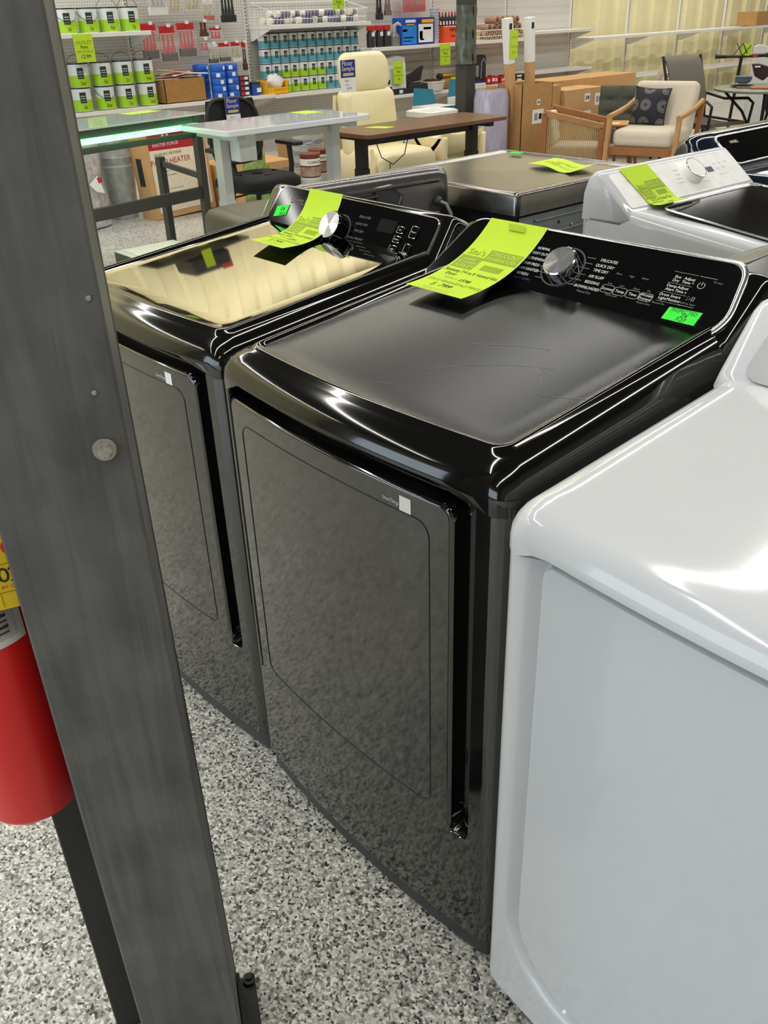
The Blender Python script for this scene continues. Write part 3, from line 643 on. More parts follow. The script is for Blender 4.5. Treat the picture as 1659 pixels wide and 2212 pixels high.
lp = poly_round([(.060, .075), (.626, .075), (.600, .475), (.086, .475)], [.03, .03, .03, .03])
lid = MB().prism(lp, lambda a, b, c: Vector((a, b, lidz(b)+c)), .006).obj('lid', M_glass_blk, lg, smooth=40)
mb = MB(); mb.tube([(a, b, lidz(b)+.005) for a, b in lp], .003, 6, closed=True); mb.obj('lid_frame', M_chrome_b, lid)
# its tag, hanging over the panel and deck
Rz = Matrix.Rotation(PI/2-0.03, 3, 'Z'); org = Vector((0.310, 1.565, 0))
pts = [org+Rz @ (pg(0.0, v, .004)) for v in (.150, .12, .09, .06, .03, .012)]+[org+Rz @ Vector((0, y_, z_)) for y_, z_ in ((.531, .983), (.515, .981), (.492, .984), (.475, .990))]
price_tag('price_tag', 'neon yellow price tag draped over the console of the white top-load washer', pts, 0.088, 0.138, tagtext('LG 5 cu ft Smart Top', 'Load Washer', '1099', '799', .84), axis=(Rz @ Vector((1, 0, 0))), skew=0.10)

# ------------------------------------------------------------------ navy machine beyond it and a dark grey machine at the right edge
nv = thing('washing_machine', 'dark navy glossy washer with silver-trimmed control panel behind the white washer', 'washer', (0.16, 2.30, 0), PI/2)
mb = MB(); mb.loft([[Vector((x, y, z)) for x, y in outline(i, 0.05, 0.012, 0.03, 0.72)] for i, z in ((0.0, 0.02), (0.0, 0.93), (0.006, 0.955), (0.025, 0.975), (0.06, 0.98))]); mb.obj('cabinet', M_navy, nv, smooth=60)
pr = [(0.45, 0.96), (0.50, 0.99), (0.60, 1.08), (0.62, 1.092), (0.66, 1.093), (0.705, 1.06), (0.73, 0.98), (0.73, 0.90), (0.50, 0.90)]
console(nv, 'console', M_navy, pr, ctr=(0.63, 0.96), ends=((0.0, 0.78), (0.010, 0.88), (0.035, 0.96), (0.07, 1.0)))
pn = plane_fn((0.50, 0.99), (0.60, 1.08), 0.0015); poly = poly_round([(.10, .012), (.60, .012), (.60, .132), (.085, .132)], [.03]*4)
MB().prism(poly, pn, .002).obj('control_panel', M_glass_blk, nv); mb = MB(); rim_strip(mb, poly, lambda u, v, h: pn(u, v, h), .008, .003); mb.obj('silver_trim', M_chrome_b, nv, smooth=60)
lettering('brand_lettering', [('WHIRL', .18, .10, .018)], lambda u, v: pn(u, v, .0026), M_print, nv)
dk = thing('washing_machine', 'dark grey washer with rounded top edge peeking out behind the centre dryer console', 'washer', (0.235, 1.475, 0), -PI/2)
mb = MB(); mb.loft([[Vector((x, y, z)) for x, y in outline(i, 0.05, 0.02, 0.03, 0.72, w=0.68)] for i, z in ((0.0, 0.02), (0.0, 0.89), (0.004, 0.93), (0.016, 0.965), (0.036, 0.988), (0.07, 1.002), (0.12, 1.006))]); mb.obj('cabinet', mat('dark_grey_gloss', (.05, .05, .05), .2, .85), dk, smooth=60)
mb = MB(); mb.tube([(.006, .10, .93), (.03, .12, .978), (.10, .14, 1.0045), (.40, .15, 1.0075), (.60, .14, 1.002)], .0015, 5); mb.obj('lid_seam', M_blk, dk)

# ------------------------------------------------------------------ wooden post, extinguisher
th = math.radians(-26); e1 = Vector((-math.sin(th), math.cos(th), 0)); e2 = Vector((-math.cos(th), -math.sin(th), 0)); PC = Vector((0.493, -0.513, 0))
post = thing('wooden_post', 'dark grey painted square timber post in the left foreground', 'post', PC)
Rp = Matrix(((e2.x, e1.x, 0), (e2.y, e1.y, 0), (0, 0, 1)))
MB().box(Rp @ Vector((.07, .07, 2.25)), (.14, .14, 4.5), Rp).obj('timber', M_post, post, bevel=.003)
bolt = MB(); c = PC*0+Rp @ Vector((-.001, .1164, 1.145)); bolt.rev(c, c-e2*.012, [(.0085, 0), (.0085, .5), (.006, .9), (.002, 1)], 6); bolt.rev(c, c-e2*.003, [(.012, 0), (.011, 1)], 16); bolt.obj('bolt', mat('worn_steel', 'b8b2a4', .4, .6, .2, 200), post)
for l, z in ((.1293, 1.294), (.1176, 1.204)):
    c = Rp @ Vector((-.0005, l, z)); MB().rev(c, c-e2*.0016, [(.0028, 0), (.0018, 1)], 8).obj('screw_head', mat('worn_steel', 'b8b2a4', .4, .6, .2, 200), post)
mb = MB(); mb.box(Rp @ Vector((.07, .07, .004)), (.20, .20, .008), Rp)
for l in (-.004, .144): mb.box(Rp @ Vector((.07, l, .05)), (.10, .006, .10), Rp)
pb = mb.obj('base_bracket', M_blk, post, bevel=.001)
for a, b in ((-.02, .16), (.16, .16), (-.02, -.02), (.16, -.02)): c = Rp @ Vector((a, b, .008)); MB().rev(c, c+Vector((0, 0, .014)), [(.012, 0), (.012, .5), (.006, .6), (.006, 1)], 8).obj('anchor_bolt', M_blk, pb)
MB().box(Rp @ Vector((.16, .035, 2.25)), (.038, .21, 4.5), Rp).obj('back_board', mat('dark_stained_timber', '2e2d2a', .6, 0, .15, 6, stretch=(8, 8, 1)), post, bevel=.003)
EXO = PC+Rp @ Vector((.079, -.063, 0.02))
ex = thing('fire_extinguisher', 'red fire extinguisher with yellow inspection tag hanging behind the post', 'extinguisher', EXO)
M_red = mat('extinguisher_red', 'ee1616', .35, 0, .04, 10, coat=.15)
mb = MB(); mb.rev((0, 0, .62), (0, 0, 1.14), [(.046, 0), (.056, .010), (.060, .025), (.060, .86), (.056, .92), (.042, .965), (.022, 1)], 40); mb.obj('cylinder', M_red, ex, smooth=50)
mb = MB(); mb.rev((0, 0, 1.135), (0, 0, 1.22), [(.022, 0), (.022, .4), (.03, .5), (.03, .7), (.018, 1)], 20); mb.obj('valve', M_chrome_b, ex)
mb = MB(); mb.bar((0, 0, 1.23), (.11, -.03, 1.27), .022, .006); mb.bar((0, 0, 1.205), (.11, -.03, 1.20), .022, .006); mb.obj('lever', M_blk, ex)
mb = MB(); mb.tube([(0, -.02, 1.18), (0, -.05, 1.18), (0, -.066, 1.13), (0, -.064, .95), (0, -.062, .80)], .010, 8); mb.obj('hose', M_blk, ex)
def band(name, z0, z1, m, a0, a1, r=.0607):
    mb = MB(); mb.slab(24, 2, lambda a, b: (r*math.cos(a0+(a1-a0)*a), r*math.sin(a0+(a1-a0)*a), z0+(z1-z0)*b), lambda a, b: (math.cos(a0+(a1-a0)*a), math.sin(a0+(a1-a0)*a), 0), .0006); return mb.obj(name, m, ex)
band('white_label', .893, 1.06, M_stk, -1.9, .55)
band('black_label_stripe', .902, .935, mat('label_black', '2c302e', .5), -1.9, -.15, .0613)
lb = band('barcode_label', .903, .99, mat('label_grey', 'c9c5c2', .5), -.08, .40, .0613)
mb = MB()
for k in range(9): mb.box((.0624*math.cos(.1), .0624*math.sin(.1), .912+k*.0072), (.0006, .016, .003 if k % 2 else .0015), Matrix.Rotation(.1, 3, 'Z'))
mb.obj('barcode', M_blk, lb, smooth=0)
yt = thing('inspection_tag', 'yellow inspection tag printed 02 hanging on the fire extinguisher', 'tag', EXO)
ey = Vector((.95, -.30, 0)).normalized(); ex_ = Vector((.30, .95, 0)).normalized()
fy = lambda u, v, h=0: ey*(.066+h)+ex_*u+Vector((0, 0, v))
M_ytag = mat('yellow_tag', 'f2cf16', .5, 0, .03)
y0_ = MB().prism(rrect(-.06, .078, .948, 1.12, .004), fy, .0012).obj('card', M_ytag, yt)
fz = lambda u, v: fy(u, v, .0018)
lettering('year', [('2', .0315, .989, .026), ('0', .0425, .989, .026), ('2', .0535, .989, .026), ('4', .0645, .989, .026)], fz, M_blk, y0_)
lettering('small_print', [('DO NOT REMOVE BY ORDER', .026, .975, .006), ('FIRE', .058, 1.022, .007)], fz, mat('red_print', 'd8442a', .6, var=0), y0_)
mb = MB()
for u in (-.04, -.025, -.01, .005, .02, .035, .05): mb.tube([fy(u, .951, .0016), fy(u, .968, .0016)], .0003, 4)
mb.tube([fy(-.058, .969, .0016), fy(.068, .969, .0016)], .0003, 4); mb.tube([fy(-.058, 1.003, .0016), fy(.068, 1.003, .0016)], .0003, 4)
mb.obj('grid_lines', mat('brown_print', '8a7a20', .6, var=0), y0_)
MB().cyl(fy(.057, 1.022, .0012), fy(.057, 1.022, .0016), .010, n=20).obj('red_seal', M_red, y0_)
# ------------------------------------------------------------------ gondola shelving along the back wall
YB = [1.10, 2.43, 3.76, 5.09, 6.43, 7.76, 9.09, 10.43, 11.77, 13.12, 14.46, 15.80]
SH = {1: [1.40, .775], 2: [1.40, .775], 3: [.775], 4: [1.395, .765], 5: [1.135, .64], 6: [1.135, .64], 7: [1.20, .735], 8: [1.085, .56], 9: [1.085, .56], 10: [1.085, .56], 11: [1.085, .56]}
BL = {1: 'white pegboard shelving bay half hidden behind the post', 2: 'pegboard shelving bay holding the gallon paint cans', 3: 'pegboard bay hung with paint brushes and roller packs', 4: 'shelving bay with the wire basket and rows of quart cans',
      5: 'shelving bay with blue filter boxes behind the cream chair', 6: 'shelving bay holding the wire bin of copper rolls', 7: 'empty white shelving bay right of the copper rolls',
      8: 'open-backed shelf frame nearest the empty white bay', 9: 'open-backed shelf frame behind the beige armchair', 10: 'open-backed shelf frame behind the grey patio chair', 11: 'open-backed shelf frame at the far right edge'}
M_slat = mat('ribbed_back_panel', 'd3cfc6', .5, 0, .04, 40, bump=.2, stretch=(1, .02, 1))
M_slot = mat('slot_dark', '2b2a28', .6)
def shelf_part(bay, y0, y1, z, deep=.40):
    s = MB().bx(-7.40, -7.015, y0+.012, y1-.012, z-.030, z-.004).obj('shelf', M_white, bay, smooth=0)
    MB().bx(-7.017, -6.998, y0+.001, y1-.001, z-.034, z+.002).obj('price_rail', M_white, s, bevel=.003)
    for yy in (y0+.018, y1-.018):
        P = [(-7.40, z-.03), (-7.40, z-.14), (-7.36, z-.14), (-7.05, z-.045), (-7.02, z-.03)]
        MB().prism(P, lambda a, b, c: Vector((a, yy-.0015+c, b)), .003).obj('bracket', M_white, s, smooth=0)
for i in range(1, 12):
    y0, y1 = YB[i-1], YB[i]
    t = thing('shelving_bay', BL[i], 'shelving', (0, 0, 0), 0, 'gondola shelving bays')
    if i <= 7:
        MB().bx(-7.425, -7.415, y0+.02, y1-.02, .12, 2.1).obj('back_panel', M_peg if i in (1, 2, 3, 4) else M_slat, t, smooth=0)
        if i not in (1, 2, 3, 4):
            for k in range(22): MB().bx(-7.417, -7.413, y0+.02, y1-.02, .16+k*.088, .166+k*.088).obj('panel_rib', M_slat, t, smooth=0)
    MB().bx(-7.43, -7.395, y1-.034, y1-.001, 0, 2.15).obj('upright', M_white, t, smooth=0)
    mb = MB()
    for k in range(60):
        mb.bx(-7.396, -7.3935, y1-.027, y1-.021, .2+k*.032, .222+k*.032); mb.bx(-7.396, -7.3935, y1-.014, y1-.008, .2+k*.032, .222+k*.032)
    mb.obj('upright_slots', M_slot, t, smooth=0)['kind'] = 'stuff'
    MB().bx(-7.43, -6.97, y0+.01, y1-.01, 0.0, .14).obj('base_deck', M_white, t, bevel=.004)
    for z in SH[i]: shelf_part(t, y0, y1, z)

# ------------------------------------------------------------------ paint cans
M_canw = mat('can_white', 'dfe3df', .35, 0, .03, 10); M_cang = mat('can_lime', 'a3cf1f', .4, 0, .05, 14); M_cant = mat('can_teal', '5b9fae', .4, 0, .06, 14)
M_canl = mat('can_label', '26322f', .5, 0, .1, 60); M_rim = mat('can_rim', '33363a', .35, .6, .05)
M_canlt = mat('can_label_text', 'b9c4bd', .6, 0, .1, 200)
def can(name, r, h, band_m, split, handle, word=None, label=None, cat='paint can', group=None):
    t = thing(name, label, cat, (0, 0, 0), 0, group)
    b = MB().rev((0, 0, 0), (0, 0, h), [(r, 0), (r, .97), (r*1.015, .975), (r*1.015, 1)], 24).obj('body', M_canw, t, smooth=50)
    MB().rev((0, 0, .004), (0, 0, h*split), [(r*1.006, 0), (r*1.006, 1)], 24, cap=False).obj('colour_band', band_m, t)
    mb = MB(); mb.rev((0, 0, h*.965), (0, 0, h+.003), [(r*1.02, 0), (r*1.02, 1), (r*.94, 1), (r*.93, .5)], 24); mb.obj('lid', M_rim, t)
    R = r*1.012; a0, a1 = -.48, .16
    def lf(u, v): a = a0+(a1-a0)*u; return Vector((R*math.cos(a), R*math.sin(a), h*(.36+.46*v)))
    mb = MB(); mb.slab(8, 2, lf, lambda u, v: (lf(u, v).x, lf(u, v).y, 0), .001); lb = mb.obj('label', M_canl, t)
    mb = MB()
    for v0, v1 in ((.60, .68), (.40, .46), (.16, .19)): mb.grid(6, 2, lambda u, v: (lambda q: Vector((q.x*1.004, q.y*1.004, q.z)))(lf(.14+.72*u, v0+(v1-v0)*v)))
    mb.obj('label_text', M_canlt, lb)
    if handle == 'up':
        mb = MB(); mb.tube([(r*1.0*math.cos(a)*.25, r*1.02*math.cos(a), h*.92+r*1.0*math.sin(a)) for a in [PI*k/12 for k in range(13)]], .0022, 5); mb.obj('handle', M_blk, t)
    elif handle == 'down':
        mb = MB(); mb.tube([(r*1.05*math.sin(a), -r*1.05*math.cos(a), h*(.86-.40*math.sin(a))) for a in [PI*k/12 for k in range(13)]], .0022, 5); mb.obj('handle', M_blk, t)
    return t
def word(t, r, h, w):
    R = r*1.016
    lettering('handwriting', [(w, -.05, .17, .24, .9, .2)], lambda u, v: Vector((R*math.cos(u), R*math.sin(u), h*v)), M_ink, t)
GR, GH = .088, .193
g_up = can('paint_gallon', GR, GH, M_cang, .50, 'up', label='x'); g_dn = can('paint_gallon', GR, GH, M_cang, .50, 'down'); g_no = can('paint_gallon', GR, GH, M_cang, .50, None)
first = {'up': True, 'down': True, 'none': True}
def gallon(y, z, rz, hd, w, label):
    src = {'up': g_up, 'down': g_dn, 'none': g_no}[hd]
    if first[hd]:
        first[hd] = False; o = src; o.location = (-7.15, y, z); o.rotation_euler = (0, 0, rz); o['label'] = label; o['group'] = 'lime green gallon paint cans'
    else: o = dup(src, (-7.15, y, z), rz, label, 'lime green gallon paint cans')
    return o, w
words = []
for k, (y, hd, w) in enumerate([(3.03, 'down', 'Soft'), (3.232, 'down', 'Dec'), (3.43, 'up', 'Mush'), (3.635, 'up', 'Fog')]):
    words.append(gallon(y, 1.402, -.15+.05*k, hd, w, 'lime and white gallon paint can, %s from left on the upper shelf' % ORD[k]))
for k, (y, w) in enumerate([(3.06, 'Cloud'), (3.278, 'Rain'), (3.49, 'Dec'), (3.705, 'Primer')]):
    words.append(gallon(y, .9745, -.1+.05*k, 'up', w, 'lime and white gallon paint can, %s from left in the top layer below the shelf' % ORD[k]))
for k, (y, hd, w) in enumerate([(3.045, 'none', 'Red'), (3.275, 'down', 'Butter'), (3.49, 'none', 'Dec'), (3.71, 'none', 'Green')]):
    words.append(gallon(y, .7775, -.1+.05*k, hd, w, 'lime and white gallon paint can, %s from left in the bottom layer' % ORD[k]))
for o, w_ in words: word(o, GR, GH, w_)
QR, QH = .0585, .1365
q_t = can('paint_quart', QR, QH, M_cant, .52, None); q_g = can('paint_quart', QR, QH, M_cang, .52, None); qf = {0: True, 1: True}
RN = ['bottom', 'third', 'second', 'top']
for row in range(4):
    for c_ in range(11):
        green = row <= 1 and 2 <= c_ <= 6
        if row == 0 and c_ < 2: continue
        y = 5.165+c_*.1203+random.uniform(-.002, .002); z = .7675+row*.1400
        lab = '%s and white quart paint can, %s from left in the %s row' % ('lime green' if green else 'teal', ORD[c_], RN[row])
        src = q_g if green else q_t; gp = 'lime green quart cans' if green else 'teal quart cans'; rz = random.uniform(-.25, .15)
        if qf[green]: qf[green] = False; src.location = (-7.25, y, z); src.rotation_euler = (0, 0, rz); src['label'] = lab; src['group'] = gp
        else: dup(src, (-7.25, y, z), rz, lab, gp)

# ------------------------------------------------------------------ goods: simple builders
M_card = mat('brown_cardboard', 'b58a57', .8, 0, .07, 14); M_card2 = mat('tan_cardboard', 'c79c68', .8, 0, .06, 14)
M_clear = mat('clear_bag', 'e3e0d9', .12, 0, .12, 60, coat=.6, alpha=.10, bump=.4)
M_pred = mat('pack_red', 'c8272c', .4, 0, .1, 30); M_dark = mat('charcoal_goods', '2c2b2a', .5, 0, .2, 40); M_brist = mat('bristle_brown', '5b3426', .7, 0, .3, 120, stretch=(1, 1, .1))
M_beige = mat('beige_goods', 'b9ab84', .6, 0, .15, 40); M_steelhook = mat('hook_steel', 'c9c9c6', .3, .8)
M_blue = mat('tape_blue', '1f62c4', .5, 0, .06, 20); M_yel = mat('bin_yellow', 'f0b511', .4, 0, .04)
def hook(t, y, z):
    mb = MB(); mb.tube([(-7.4125, y, z), (-7.20, y, z), (-7.185, y, z+.012)], .003, 5); o = mb.obj('peg_hook', M_steelhook, t)
    MB().box((-7.186, y, z+.012), (.002, .038, .028)).obj('price_ticket', M_stk, t, smooth=0)
def hang(name, label, cat, y0, y1, z0, z1, header, body, tip=None, bag=True, group='brush and roller packs', x=-7.23, hk=True):
    t = thing(name, label, cat, (0, 0, 0), 0, group); yc = (y0+y1)/2; w_ = y1-y0; h = z1-z0
    if hk: hook(t, yc, z1-.008)
    hz = z1-h*.20
    if header: MB().bx(x-.002, x+.003, y0+w_*.04, y1-w_*.04, hz, z1).obj('header_card', header, t, bevel=.001)
    zt = hz if header else z1
    n = max(2, int(w_/.045))
    for k in range(n):
        ya = y0+w_*.10+w_*.80*k/n; yb = ya+w_*.80/n*.82
        p_ = MB(); p_.rev((x+.008, (ya+yb)/2, z0+h*.22), (x+.008, (ya+yb)/2, zt-.01), [((yb-ya)*.50, 0), ((yb-ya)*.5, .25), ((yb-ya)*.34, .5), ((yb-ya)*.40, 1)], 8); p_.obj('handle', body, t, smooth=50)
    if tip: MB().bx(x-.006, x+.022, y0+w_*.05, y1-w_*.05, z0+.004, z0+h*.26).obj('tip', tip, t, bevel=.006)
    if bag:
        mb = MB(); mb.slab(9, 9, lambda a, b: (x+.026+.012*math.sin(PI*a)*math.sin(PI*b)+.003*math.sin(9*a+7*b), y0+w_*a, z0+(zt-z0)*b), lambda a, b: (1, 0, 0), .001); mb.obj('plastic_bag', M_clear, t, smooth=60)
    return t
hang('roller_pack', 'red roller pack in clear bag, leftmost above the box of paint sticks', 'roller pack', 3.775, 3.955, 1.156, 1.455, M_pred, M_pred, M_dark, x=-7.26)
hang('roller_pack', 'red roller pack in clear bag, middle one above the box of paint sticks', 'roller pack', 3.960, 4.138, 1.127, 1.430, M_pred, M_pred, M_dark)
hang('roller_pack', 'red roller pack in clear bag, rightmost above the box of paint sticks', 'roller pack', 4.150, 4.353, 1.157, 1.450, M_pred, M_pred, M_dark)
hang('tray_pack', 'white and grey hanging pack above the red roller packs', 'pack', 3.875, 4.095, 1.514, 1.80, None, M_stk_grey, M_stk, bag=True)
hang('brush_pack', 'beige bagged roller covers left of a second beige bag at the top', 'brush pack', 4.10, 4.25, 1.518, 1.66, None, M_beige)
hang('brush_pack', 'beige bagged roller covers between the beige bag and a red tagged pack', 'brush pack', 4.262, 4.465, 1.533, 1.66, None, M_beige)
hang('brush_pack', 'clear bagged brush with small red label', 'brush pack', 4.475, 4.595, 1.462, 1.64, M_stk, M_beige, M_pred)
hang('brush_pack', 'wide black bristle brush hanging at the top of the pegboard', 'brush pack', 4.66, 4.85, 1.436, 1.70, None, M_dark, M_dark, bag=False)
hang('brush_pack', 'dark brown wooden brush bundle beside the red card', 'brush pack', 4.402, 4.505, 1.324, 1.458, None, M_brist, M_brist, bag=False)
hang('brush_pack', 'short red carded pack with white price sticker', 'brush pack', 4.515, 4.658, 1.275, 1.400, M_pred, M_pred, None)
hang('brush_pack', 'red and beige bagged brush, leftmost of the lower brush row', 'brush pack', 4.385, 4.500, 1.180, 1.305, M_beige, M_pred, None)
hang('brush_pack', 'black bristled bagged brush in the lower brush row', 'brush pack', 4.470, 4.590, 1.085, 1.262, M_stk, M_beige, M_dark)
hang('brush_pack', 'clear bagged beige brush right of the black bristled one', 'brush pack', 4.60, 4.735, 1.093, 1.262, M_pred, M_beige, M_dark)
hang('brush_pack', 'clear bagged beige brush with a wide white label', 'brush pack', 4.745, 4.860, 1.079, 1.266, M_pred, M_beige, M_stk)
hang('brush_pack', 'narrow brown brush, rightmost of the lower brush row', 'brush pack', 4.870, 4.925, 1.00, 1.262, M_pred, M_brist, M_brist, bag=False)
# box of paint sticks
def carton(name, label, x0, x1, y0, y1, z0, z1, m=None, cat='box', group=None, tape=True, lids=False, labels=(), rz=0, tilt=None, open_=False):
    cx, cy = (x0+x1)/2, (y0+y1)/2; t = thing(name, label, cat, (cx, cy, z0), rz, group)
    if tilt: t.rotation_euler = tilt
    hx, hy, h = (x1-x0)/2, (y1-y0)/2, z1-z0; m = m or M_card
    if open_:
        mb = MB(); e = .006
        mb.bx(-hx, hx, -hy, hy, 0, e).bx(-hx, -hx+e, -hy, hy, 0, h).bx(hx-e, hx, -hy, hy, 0, h).bx(-hx, hx, -hy, -hy+e, 0, h).bx(-hx, hx, hy-e, hy, 0, h); mb.obj('carton', m, t, smooth=0)
    else:
        MB().bx(-hx, hx, -hy, hy, 0, h).obj('carton', m, t, bevel=.003)
        if tape: MB().bx(-hx*1.003, hx*1.003, -.025, .025, h-.04 if False else h-.0005, h+.0012).obj('packing_tape', mat('packing_tape', 'c9a774', .25), t, smooth=0)
    for k, (u, v, w_, hh, mm) in enumerate(labels):   # on the +x face: u along y, v up
        l = MB().box((hx+.001, u, v), (.002, w_, hh)).obj('label', mm, t, smooth=0)
        if mm is M_stk and w_ > .04:
            mb = MB()
            for q in range(5): mb.box((hx+.0023, u-w_*.3+q*w_*.06, v), (.0006, w_*.03, hh*.5))
            mb.box((hx+.0023, u+w_*.2, v), (.0006, w_*.25, hh*.4)); mb.obj('barcode', M_blk, l, smooth=0)
    return t
carton('cardboard_box', 'open cardboard box full of paint stir sticks', -7.34, -7.03, 3.835, 4.285, .7775, .985, open_=True, m=mat('shiny_taped_card', 'a97c45', .3, 0, .1, 20, coat=.5))
random.seed(11)
for k in range(16):
    a = random.uniform(-.35, .35); tl = random.uniform(-.25, .15); y = 3.90+k*.022; m = [M_card2, M_stk, M_beige, M_pred][k % 4] if k % 5 else M_stk
    o = MB().box((0, 0, 0), (.032, .26, .004)).obj('stir_stick', m, smooth=0); o.location = (-7.30+.2*random.random(), y, .978+.006*k % .05+.015); o.rotation_euler = (tl*.6, random.uniform(-.3, .3), a+PI/2*0)
    o.location.z = .985+.012*(k % 6)
    tag(o, 'wooden stir stick in the open cardboard box of paint sticks', 'stir stick', 'stir sticks in the box')
# blue tape rolls
tr = thing('tape_roll', 'x', 'tape'); mb = MB(); mb.rev((0, 0, 0), (0, 0, .060), [(.072, 0), (.076, .08), (.076, .92), (.072, 1), (.04, 1), (.04, 0)], 24); mb.obj('roll', M_blue, tr, smooth=40)
mb = MB(); mb.slab(4, 2, lambda a, b: (.0768*math.cos(-.1+.5*a), .0768*math.sin(-.1+.5*a), .012+.034*b), lambda a, b: (1, .2, 0), .0008); mb.obj('price_label', M_stk, tr)
ft = True
for c_, (y, x) in enumerate([(4.385, -7.17), (4.455, -7.09+.03), (4.615, -7.10+.02)]):
    for k in range(5):
        lab = 'blue tape roll, %s up in the %s stack beside the stick box' % (ORD[k], ['rear left', 'middle', 'right'][c_]); pos = (x-(.09 if c_ == 0 else 0), y, .7775+k*.0615); rz = random.uniform(-1.0, .9)
        if ft: ft = False; tr.location = pos; tr.rotation_euler = (0, 0, rz); tr['label'] = lab; tr['group'] = 'blue tape rolls'
        else: dup(tr, pos, rz, lab, 'blue tape rolls')
for k in range(4):
    o = MB().bx(-.05, .05, -.06, .06, 0, .046).obj('blade_box', mat('navy_box', '2a2b46', .4, 0, .1), bevel=.002, loc=(-7.13, 4.775, .7775+k*.0465)); tag(o, 'small navy and red box, %s up in the stack by the blue tape' % ORD[k], 'box', 'stacked small boxes')
    MB().bx(.0502, .0515, -.05, -.01, .008, .038).obj('red_panel', M_pred, o, smooth=0); MB().bx(.0502, .0515, 0, .045, .010, .036).obj('white_panel', M_stk, o, smooth=0)
t = thing('small_tub', 'small blue tub with dark lid left of the yellow bin', 'tub', (-7.12, 4.92, .7775)); MB().rev((0, 0, 0), (0, 0, .10), [(.055, 0), (.058, 1)], 20).obj('tub', mat('tub_blue', '20539c', .35), t); MB().rev((0, 0, .10), (0, 0, .118), [(.062, 0), (.062, .8), (.05, 1)], 20).obj('lid', M_dark, t); MB().box((.056, .012, .045), (.006, .05, .04)).obj('label', M_stk, t, smooth=0)
t = thing('parts_bin', 'yellow open-front plastic bin on the quart can shelf', 'bin', (-7.12, 5.14, .7675)); mb = MB(); mb.bx(-.10, .10, -.135, .135, 0, .006).bx(-.10, .10, -.135, -.129, 0, .13).bx(-.10, .10, .129, .135, 0, .13).bx(-.10, -.094, -.135, .135, 0, .13).bx(.094, .10, -.135, .135, 0, .065); mb.obj('bin', M_yel, t, bevel=.002); MB().bx(.10, .108, -.04, .10, .05, .062).obj('lip', M_yel, t)
t = thing('rag_bag', 'crumpled clear bag of white rags in the yellow bin', 'bag', (-7.12, 5.15, .776))
mb = MB(); random.seed(4)
def blob(mb, c, r, n=12, sq=(1, 1, 1), amp=.18, seed=0):
    rnd = random.Random(seed); ph = [rnd.uniform(0, 6) for _ in range(4)]
    def f(u, v):
        a = 2*PI*u; b = PI*v; d = r*(1+amp*math.sin(3*a+ph[0])*math.sin(4*b+ph[1])+amp*.6*math.sin(5*a+ph[2])*math.sin(6*b+ph[3]))
        return Vector(c)+Vector((d*sq[0]*math.sin(b)*math.cos(a), d*sq[1]*math.sin(b)*math.sin(a), -d*sq[2]*math.cos(b)))
    return mb.grid(n*2+1, n+1, f)
blob(mb, (0, .02, .095), .082, 12, (.9, 1.25, 1), .15, 3); mb.obj('rags', mat('white_rag', 'e9e4db', .3, 0, .1, 40, coat=.4), t, smooth=60)

# wire baskets
def basket(name, label, y0, y1, z0, h, lean, m):
    t = thing(name, label, 'basket'); mb = MB(); n = int((y1-y0)/.042)
    for k in range(n+1):
        y = y0+(y1-y0)*k/n; mb.tube([(-7.38, y, z0+h*1.6), (-7.38, y, z0+.004), (-7.02-lean, y, z0+.004), (-7.02, y, z0+h)], .0022, 4)
    for k in range(1, 8):
        x = -7.38+.36*k/8; mb.tube([(x, y0, z0+h), (x, y0, z0+.004)], .0018, 4); mb.tube([(x, y1, z0+h), (x, y1, z0+.004)], .0018, 4)
    mb.obj('wire_grid', m, t)['kind'] = 'stuff'
    mb = MB(); mb.tube([(-7.38, y0, z0+h*1.6), (-7.02, y0, z0+h), (-7.02, y1, z0+h), (-7.38, y1, z0+h*1.6)], .0045, 6, closed=True); mb.obj('top_rail', m, t)
    mb = MB(); mb.tube([(-7.02-lean*.5, y0, z0+h*.4), (-7.02-lean*.5, y1, z0+h*.4)], .0035, 6); mb.obj('front_rail', m, t)
    return t
M_wire = mat('white_wire', 'efeee8', .35)
basket('wire_basket', 'white wire basket of paint rollers on the upper shelf', 5.13, 6.40, 1.398, .125, .03, M_wire)
basket('wire_basket', 'white wire bin of copper coloured rolls right of the steel column', 8.02, 9.06, 1.138, .105, .03, M_wire)
rl = thing('paint_roller', 'x', 'roller'); MB().rev((0, -.13, 0), (0, .13, 0), [(.012, 0), (.030, .02), (.030, .98), (.012, 1)], 14).obj('sleeve', mat('roller_nap', 'e4dfd0', .8, 0, .06, 60), rl); MB().rev((0, -.07, 0), (0, .07, 0), [(.0308, 0), (.0308, 1)], 14, cap=False).obj('wrapper', mat('grey_wrap', '6d6a86', .4, 0, .2, 20), rl)
fr = True; random.seed(21)
spots = [(-7.28, 5.28), (-7.16, 5.30), (-7.22, 5.56), (-7.10, 5.62), (-7.30, 5.75), (-7.18, 5.90), (-7.08, 5.98), (-7.27, 6.12), (-7.14, 6.20)]
for lay in range(2):
    for k, (x, y) in enumerate(spots):
        if lay and k in (4, 6): continue
        pos = (x+.03*lay, y+(.06 if lay else 0), 1.434+lay*.062); rt = (0, random.uniform(-.1, .25)*lay, random.uniform(-.7, .7))
        lab = 'wrapped paint roller cover in the white wire basket, %s from left, %s layer' % (ORD[k], 'upper' if lay else 'lower')
        if fr: fr = False; rl.location = pos; rl.rotation_euler = rt; rl['label'] = lab; rl['group'] = 'roller covers in the basket'
        else: dup(rl, pos, None, lab, 'roller covers in the basket', rt)
